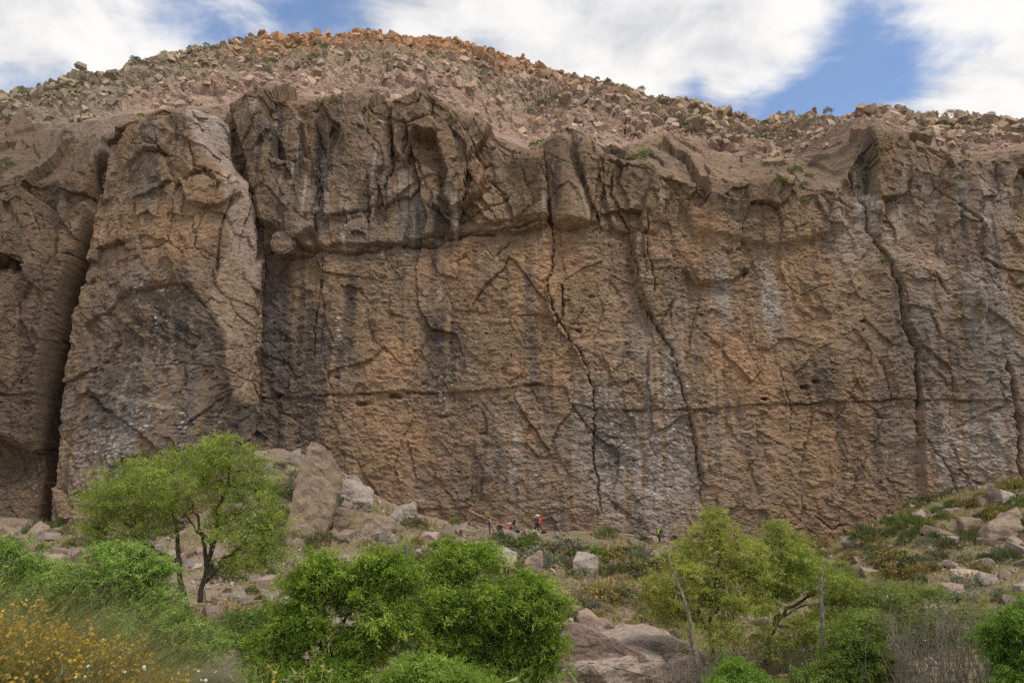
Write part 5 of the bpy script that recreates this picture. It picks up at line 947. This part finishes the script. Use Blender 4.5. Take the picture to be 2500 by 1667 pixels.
# ------------------------------------------------------------------ the climbers and their things
PM = {k: plain(k, c, .8, .15, 14) for k, c in {'skin': (.50, .30, .21), 'hair': (.05, .035, .028), 'black_cloth': (.022, .022, .026), 'denim': (.05, .10, .19), 'pink_cloth': (.55, .075, .21), 'orange_cloth': (.80, .10, .02), 'navy_cloth': (.035, .055, .095), 'grey_cloth': (.13, .14, .15), 'brown_cloth': (.11, .085, .065), 'shoe': (.05, .05, .06), 'white_shell': (.75, .75, .74), 'orange_shell': (.85, .23, .03), 'lime': (.42, .50, .02), 'olive_canvas': (.075, .065, .025), 'metal': (.25, .25, .25), 'pack_black': (.025, .022, .022), 'pink_cap': (.72, .22, .27), 'white_cloth': (.62, .63, .62)}.items()}
def person(px, py, Y, face, label, top, legs, pose, sleeve=None, hood=None, head_mat='hair', scale=1.0, foot_z=None):
    """pose: joint name -> (x, y, z) in metres, y the way the body faces"""
    J = dict(pelvis=(0, 0, .93), waist=(0, 0, 1.08), chest=(0, .01, 1.28), neck=(0, 0, 1.47), throat=(0, .015, 1.53), skull=(0, .02, 1.63), crown=(0, .01, 1.71), nose=(0, .115, 1.61))
    for s_, q in ((-1, 'l'), (1, 'r')):
        J.update({q + 'sh': (s_ * .17, 0, 1.41), q + 'el': (s_ * .24, -.02, 1.14), q + 'wr': (s_ * .25, .07, .91), q + 'pa': (s_ * .25, .10, .84), q + 'hip': (s_ * .095, 0, .90), q + 'kn': (s_ * .11, .03, .50), q + 'an': (s_ * .115, -.01, .09), q + 'to': (s_ * .13, .16, .035)})
    J.update(pose)
    for q in 'lr':
        w_ = np.array(J[q + 'wr']); p_ = np.array(J[q + 'pa']); d = unit(p_ - w_); sd_ = unit(np.cross(d, [0, 1, .2])); 
        for k, (o_, ln) in enumerate(((-.030, .062), (-.010, .075), (.010, .070), (.028, .055))): J['%sf%d' % (q, k)] = tuple(p_ + sd_ * o_ + d * ln * .6); J['%sg%d' % (q, k)] = tuple(p_ + sd_ * o_ * 1.1 + d * ln * .9 + np.array([0, .02, 0]))
        J[q + 'th'] = tuple(w_ + d * .05 + sd_ * .045 + np.array([0, .02, 0]))
    rad = dict(pelvis=(.145, .105), waist=(.13, .095), chest=(.165, .115), neck=(.06, .06), throat=(.055, .055), skull=(.085, .10), crown=(.06, .07), nose=(.014, .014), sh=.068, el=.046, wr=.03, pa=.036, hip=.092, kn=.06, an=.042, to=.032, th=.010, f=.0095, g=.008)
    E = [('pelvis', 'waist'), ('waist', 'chest'), ('chest', 'neck'), ('neck', 'throat'), ('throat', 'skull'), ('skull', 'crown'), ('skull', 'nose')]
    for q in 'lr':
        E += [('chest', q + 'sh'), (q + 'sh', q + 'el'), (q + 'el', q + 'wr'), (q + 'wr', q + 'pa'), (q + 'wr', q + 'th'), ('pelvis', q + 'hip'), (q + 'hip', q + 'kn'), (q + 'kn', q + 'an'), (q + 'an', q + 'to')]
        for k in range(4): E += [(q + 'pa', '%sf%d' % (q, k)), ('%sf%d' % (q, k), '%sg%d' % (q, k))]
    names = list(J); me = bpy.data.meshes.new('person'); me.from_pydata([J[k] for k in names], [(names.index(a), names.index(b)) for a, b in E], []); o = bpy.data.objects.new('person', me); col.objects.link(o)
    bm = bmesh.new(); bm.from_mesh(me); ly = bm.verts.layers.skin.verify(); bm.verts.ensure_lookup_table()
    for i, k in enumerate(names):
        r_ = rad.get(k) or rad.get(k[1:]) or rad.get(k[1]); bm.verts[i][ly].radius = r_ if isinstance(r_, tuple) else (r_, r_)
        if k == 'pelvis': bm.verts[i][ly].use_root = True
    bm.to_mesh(me); bm.free(); m1 = o.modifiers.new('skin', 'SKIN'); m1.use_smooth_shade = True; o.modifiers.new('sub', 'SUBSURF').levels = 1
    dg = bpy.context.evaluated_depsgraph_get(); me2 = bpy.data.meshes.new_from_object(o.evaluated_get(dg)); o.modifiers.clear(); o.data = me2; bpy.data.meshes.remove(me)
    mats = ['skin', top, legs, 'shoe', head_mat]; 
    for k in mats: me2.materials.append(PM[k])
    seg = [(np.array(J[a]), np.array(J[b]), a, b) for a, b in E]
    cs = np.array([p.center[:] for p in me2.polygons]); bd = np.full(len(cs), 9.0); bi = np.zeros(len(cs), int); bt = np.zeros(len(cs))
    for k_, (a, b, na, nb) in enumerate(seg):
        t = np.clip((cs - a) @ (b - a) / (np.dot(b - a, b - a) + 1e-9), 0, 1); d = np.linalg.norm(cs - a - t[:, None] * (b - a), axis=1); m_ = d < bd; bd[m_] = d[m_]; bi[m_] = k_; bt[m_] = t[m_]
    def zone_of(c, na, nb, t):
        if nb[1:] == 'to' or (nb[1:] == 'an' and t > .9): return 3
        if nb[1:] in ('hip', 'kn', 'an') or (na == 'pelvis' and nb == 'waist' and t < .35): return 2
        if nb in ('waist', 'chest', 'neck') and not (nb == 'neck' and t > .8): return 1
        if nb[1:] == 'sh': return 1
        if nb[1:] in ('el', 'wr') and nb[0] in 'lr': return 0 if sleeve == 'none' else (1 if not (nb[1:] == 'wr' and t > .92) else 0)
        if nb in ('crown', 'skull', 'nose', 'throat'):
            back = c[1] < J['skull'][1] + .02 and c[2] > J['skull'][2] - .07; return 4 if (back or c[2] > J['skull'][2] + .055) else 0
        return 0
    for k_, p in enumerate(me2.polygons): p.material_index = zone_of(cs[k_], seg[bi[k_]][2], seg[bi[k_]][3], bt[k_]); p.use_smooth = True
    b = at(px, py, Y); z = float(G(b[0], Y)) if foot_z is None else foot_z
    o.location = (b[0], Y, z); o.rotation_euler = (0, 0, R(face)); o.scale = (scale,) * 3; tag(o, label, 'person', 'climbers at the foot of the wall'); o['J'] = 0; del o['J']
    return o, J
def shell(parent, J, mat, name, grow=1.18):
    """helmet, cap or hood: a fitted bowl over the skull"""
    bm = bmesh.new(); bmesh.ops.create_uvsphere(bm, u_segments=14, v_segments=10, radius=1); s_ = np.array(J['skull'])
    bmesh.ops.delete(bm, geom=[v_ for v_ in bm.verts if v_.co.z < -.05 - .35 * (v_.co.y < -.2)], context='VERTS')
    for v_ in bm.verts: v_.co = Vector((v_.co.x * .105 * grow, v_.co.y * .13 * grow, v_.co.z * .125 * grow)) + Vector((s_[0], s_[1] - .015, s_[2] + .015))
    bmesh.ops.solidify(bm, geom=list(bm.faces), thickness=.012); me = bpy.data.meshes.new(name); bm.to_mesh(me); bm.free(); me.materials.append(PM[mat])
    for p in me.polygons: p.use_smooth = True
    return obj(name, me, parent)
def lump(name, prof, mat, loc, rot=0.0, squash=(1, 1, 1), label=None, cat=None, straps=None):
    """a soft bag: rings stacked from prof = [(z, half width, half depth)] with bulged sides"""
    V = []; F = []; m_ = 14
    for z, a, b in prof:
        for k in range(m_):
            t = 2 * math.pi * k / m_; c_, s_ = math.cos(t), math.sin(t); V.append((a * np.sign(c_) * abs(c_) ** .6, b * np.sign(s_) * abs(s_) ** .6, z + .012 * math.sin(3 * t + z * 20)))
    for i in range(len(prof) - 1):
        for k in range(m_): F.append((i * m_ + k, i * m_ + (k + 1) % m_, (i + 1) * m_ + (k + 1) % m_, (i + 1) * m_ + k))
    root = empty(name, tuple(loc)); root.rotation_euler = (0, 0, rot); mk('sack', np.array(V) * squash, np.array(F), PM[mat], root, None, True)
    zt = prof[-1][0]; v, f = tube(np.array([(-.05, 0, zt - .01), (-.04, 0, zt + .05), (.04, 0, zt + .05), (.05, 0, zt - .01)]), [.012] * 4, 5); mk('grab_handle', v, f, PM['pack_black'], root, None, True)
    for s_ in (-1, 1):
        a, b = prof[1][2] + .01, prof[-2][2] + .01; v, f = tube(np.array([(s_ * .08, a, prof[1][0]), (s_ * .09, a + .06, (prof[1][0] + zt) / 2), (s_ * .07, b, zt - .04)]), [.016] * 3, 5); mk('strap', v, f, PM['pack_black'], root, None, True)
    return tag(root, label, cat)
PACK = [(0, .10, .07), (.04, .16, .11), (.2, .17, .12), (.38, .155, .11), (.47, .12, .085), (.5, .06, .05)]
A1 = dict(lel=(-.25, .06, 1.15), lwr=(-.16, .24, 1.02), lpa=(-.12, .29, 1.0), rel=(.25, .05, 1.14), rwr=(.17, .25, 1.03), rpa=(.12, .30, 1.02), lkn=(-.09, .04, .5), rkn=(.09, .03, .5), lan=(-.08, 0, .09), ran=(.08, -.02, .09), lto=(-.09, .17, .035), rto=(.1, .15, .035))
person(1195, 1310, 73.6, -70, 'person in a black tank top and blue jeans standing apart at the left', 'black_cloth', 'denim', dict(A1, skull=(0, .03, 1.63), crown=(0, .0, 1.71)), 'none')
up = {k: tuple(np.array(v) + (0, 0, 0)) for k, v in dict(skull=(0, -.03, 1.62), crown=(0, -.09, 1.67), nose=(0, .05, 1.68), throat=(0, 0, 1.53)).items()}
sit = dict(pelvis=(0, 0, .22), waist=(0, .02, .37), chest=(0, .06, .57), neck=(0, .08, .76), throat=(0, .095, .82), skull=(0, .12, .92), crown=(0, .11, 1.0), nose=(0, .215, .90), lsh=(-.17, .07, .70), rsh=(.17, .07, .70), lel=(-.25, .14, .44), rel=(.25, .14, .44), lwr=(-.16, .34, .38), rwr=(.16, .34, .38), lpa=(-.12, .40, .37), rpa=(.12, .40, .37), lhip=(-.1, .03, .2), rhip=(.1, .03, .2), lkn=(-.16, .42, .42), rkn=(.16, .42, .42), lan=(-.15, .52, .09), ran=(.15, .52, .09), lto=(-.16, .68, .035), rto=(.16, .68, .035))
o, J = person(1240, 1302, 74.2, 20, 'seated person in a bright pink hooded jacket seen from behind', 'pink_cloth', 'grey_cloth', sit); shell(o, J, 'pink_cap', 'hood', 1.25)
sit2 = dict(sit); o, J = person(1246, 1300, 75.2, 160, 'person in dark green seated behind the one in pink, white cap', 'olive_canvas', 'grey_cloth', sit2); shell(o, J, 'white_cloth', 'cap', 1.12)
o, J = person(1256, 1306, 73.9, 75, 'standing person in a black jacket and grey trousers beside the seated pair', 'black_cloth', 'grey_cloth', A1)
bel = dict(A1, **up); bel.update(lel=(-.24, .12, 1.2), lwr=(-.14, .28, 1.3), lpa=(-.11, .33, 1.34), lkn=(-.14, .05, .5), rkn=(.14, .02, .5), lan=(-.17, .02, .09), ran=(.19, -.06, .09), lto=(-.2, .19, .035), rto=(.24, .1, .035))
o, J = person(1317, 1299, 75.4, -8, 'climber in a bright orange jacket and orange helmet facing the wall', 'orange_cloth', 'brown_cloth', bel); shell(o, J, 'orange_shell', 'helmet', 1.2)
o, J = person(1311, 1304, 73.8, 40, 'climber in a navy jacket, black trousers and white helmet', 'navy_cloth', 'black_cloth', dict(bel)); shell(o, J, 'white_shell', 'helmet', 1.22)
lean_p = dict(A1, waist=(0, .06, 1.06), chest=(0, .16, 1.22), neck=(0, .25, 1.36), throat=(0, .28, 1.41), skull=(0, .33, 1.48), crown=(0, .35, 1.56), nose=(0, .43, 1.43), lsh=(-.17, .21, 1.32), rsh=(.17, .21, 1.32), lel=(-.23, .30, 1.06), rel=(.23, .30, 1.06), lwr=(-.16, .42, .9), rwr=(.16, .42, .9), lpa=(-.14, .46, .86), rpa=(.14, .46, .86), lkn=(-.1, .16, .52), lan=(-.1, .12, .09), lto=(-.1, .28, .035), ran=(.1, -.16, .09), rto=(.1, 0, .035))
o, J = person(1609, 1316, 74.6, -80, 'hiker in dark clothes bending forward along the wall foot', 'black_cloth', 'black_cloth', lean_p)
b = at(1609, 1316, 74.6); zf = float(G(b[0], 74.6)); lump('backpack', PACK, 'lime', (b[0] - .08, 74.55, zf + .92), R(100), (.85, .85, 1.0), 'lime yellow backpack on the back of the bending hiker', 'backpack')
p = drop(1303, 1303, 60, 76); lump('backpack', PACK, 'lime', (p[0], 73.6, float(G(p[0], 73.6))), .3, (1, 1, .9), 'lime yellow pack on the ground beside the climber in navy', 'backpack')
b = at(1328, 1298, 75.2); lump('rope_bag', [(0, .2, .12), (.05, .26, .16), (.14, .24, .14), (.2, .14, .09), (.23, .05, .04)], 'pack_black', (b[0], 75.0, float(G(b[0], 75.0))), .2, (1, 1, 1), 'black rope bag on the ledge right of the climber in orange', 'bag')
b = at(1263, 1292, 75.3); lump('backpack', [(0, .16, .1), (.06, .24, .14), (.2, .24, .14), (.32, .16, .1), (.36, .06, .05)], 'pack_black', (b[0], 75.2, float(G(b[0], 75.2))), .5, (1, 1, 1), 'black pack lying behind the person in the black jacket', 'backpack')
# folding camp chair, seen from behind
def camp_chair(px, py, Y, rot, label):
    b = at(px, py, Y); g = float(G(b[0], Y)); root = empty('camp_chair', (b[0], Y, g)); root.rotation_euler = (0, 0, rot)
    def sheet(nm, q, th_, mt):
        q = np.array(q, float); nr = unit(np.cross(q[1] - q[0], q[3] - q[0])) * th_; V = []; 
        for s_ in (0, 1):
            for i in range(5):
                for j in range(5):
                    u, w_ = i / 4, j / 4; V.append((q[0] * (1 - u) + q[1] * u) * (1 - w_) + (q[3] * (1 - u) + q[2] * u) * w_ + nr * s_ + nr / th_ * (-.05) * math.sin(u * math.pi))
        F = [tuple(x) for x in grid_faces(5, 5)] + [tuple(x[::-1] + 25) for x in grid_faces(5, 5)]; e = [0, 1, 2, 3, 4, 9, 14, 19, 24, 23, 22, 21, 20, 15, 10, 5]
        for i in range(16): a, c_ = e[i], e[(i + 1) % 16]; F.append((a, a + 25, c_ + 25, c_))
        mk(nm, np.array(V), np.array(F), mt, root, None, True)
    sheet('backrest', [(-.30, -.26, .36), (.30, -.26, .36), (.26, -.34, .88), (-.26, -.34, .88)], .012, PM['olive_canvas']); sheet('seat', [(-.29, -.26, .40), (.29, -.26, .40), (.29, .24, .44), (-.29, .24, .44)], .012, PM['olive_canvas'])
    for sx in (-1, 1):
        for y0, y1, z1 in ((-.28, .24, .44), (.26, -.28, .40)): v, f = tube(np.array([(sx * .27, y0, 0.0), (sx * .29, y1, z1)]), [.012, .012], 6); mk('leg', v, f, PM['metal'], root, None, True)
        v, f = tube(np.array([(sx * .29, -.26, .36), (sx * .27, -.35, .9)]), [.012, .012], 6); mk('back_post', v, f, PM['metal'], root, None, True)
        v, f = tube(np.array([(sx * .31, -.28, .60), (sx * .31, 0, .61), (sx * .31, .22, .60)]), [.02] * 3, 6); mk('armrest', v, f, PM['olive_canvas'], root, None, True)
    return tag(root, label, 'camp chair')
camp_chair(1223, 1305, 73.9, R(-12), 'empty olive folding camp chair seen from behind next to the person in pink')

# ------------------------------------------------------------------ repeats that look alike are told apart by their order across the picture
same = {}
for o in col.objects:
    if o.parent is None and o.get('category') in ('shrub', 'daisy'): same.setdefault(o['label'], []).append(o)
ORD = ['first', 'second', 'third', 'fourth', 'fifth', 'sixth', 'seventh', 'eighth', 'ninth', 'tenth', 'eleventh', 'twelfth']
for lb, obs in same.items():
    if len(obs) < 2: continue
    obs.sort(key=lambda o: o.location.x / max(.1, o.location.y * CP + o.location.z * SP))
    for i, o in enumerate(obs):
        o['label'] = lb + ', ' + ('leftmost' if i == 0 else ('rightmost' if i == len(obs) - 1 else ((ORD[i] if i < 12 else '%d%s' % (i + 1, {1: 'st', 2: 'nd', 3: 'rd'}.get((i + 1) % 10 if i + 1 > 20 else 0, 'th'))) + ' from left')))
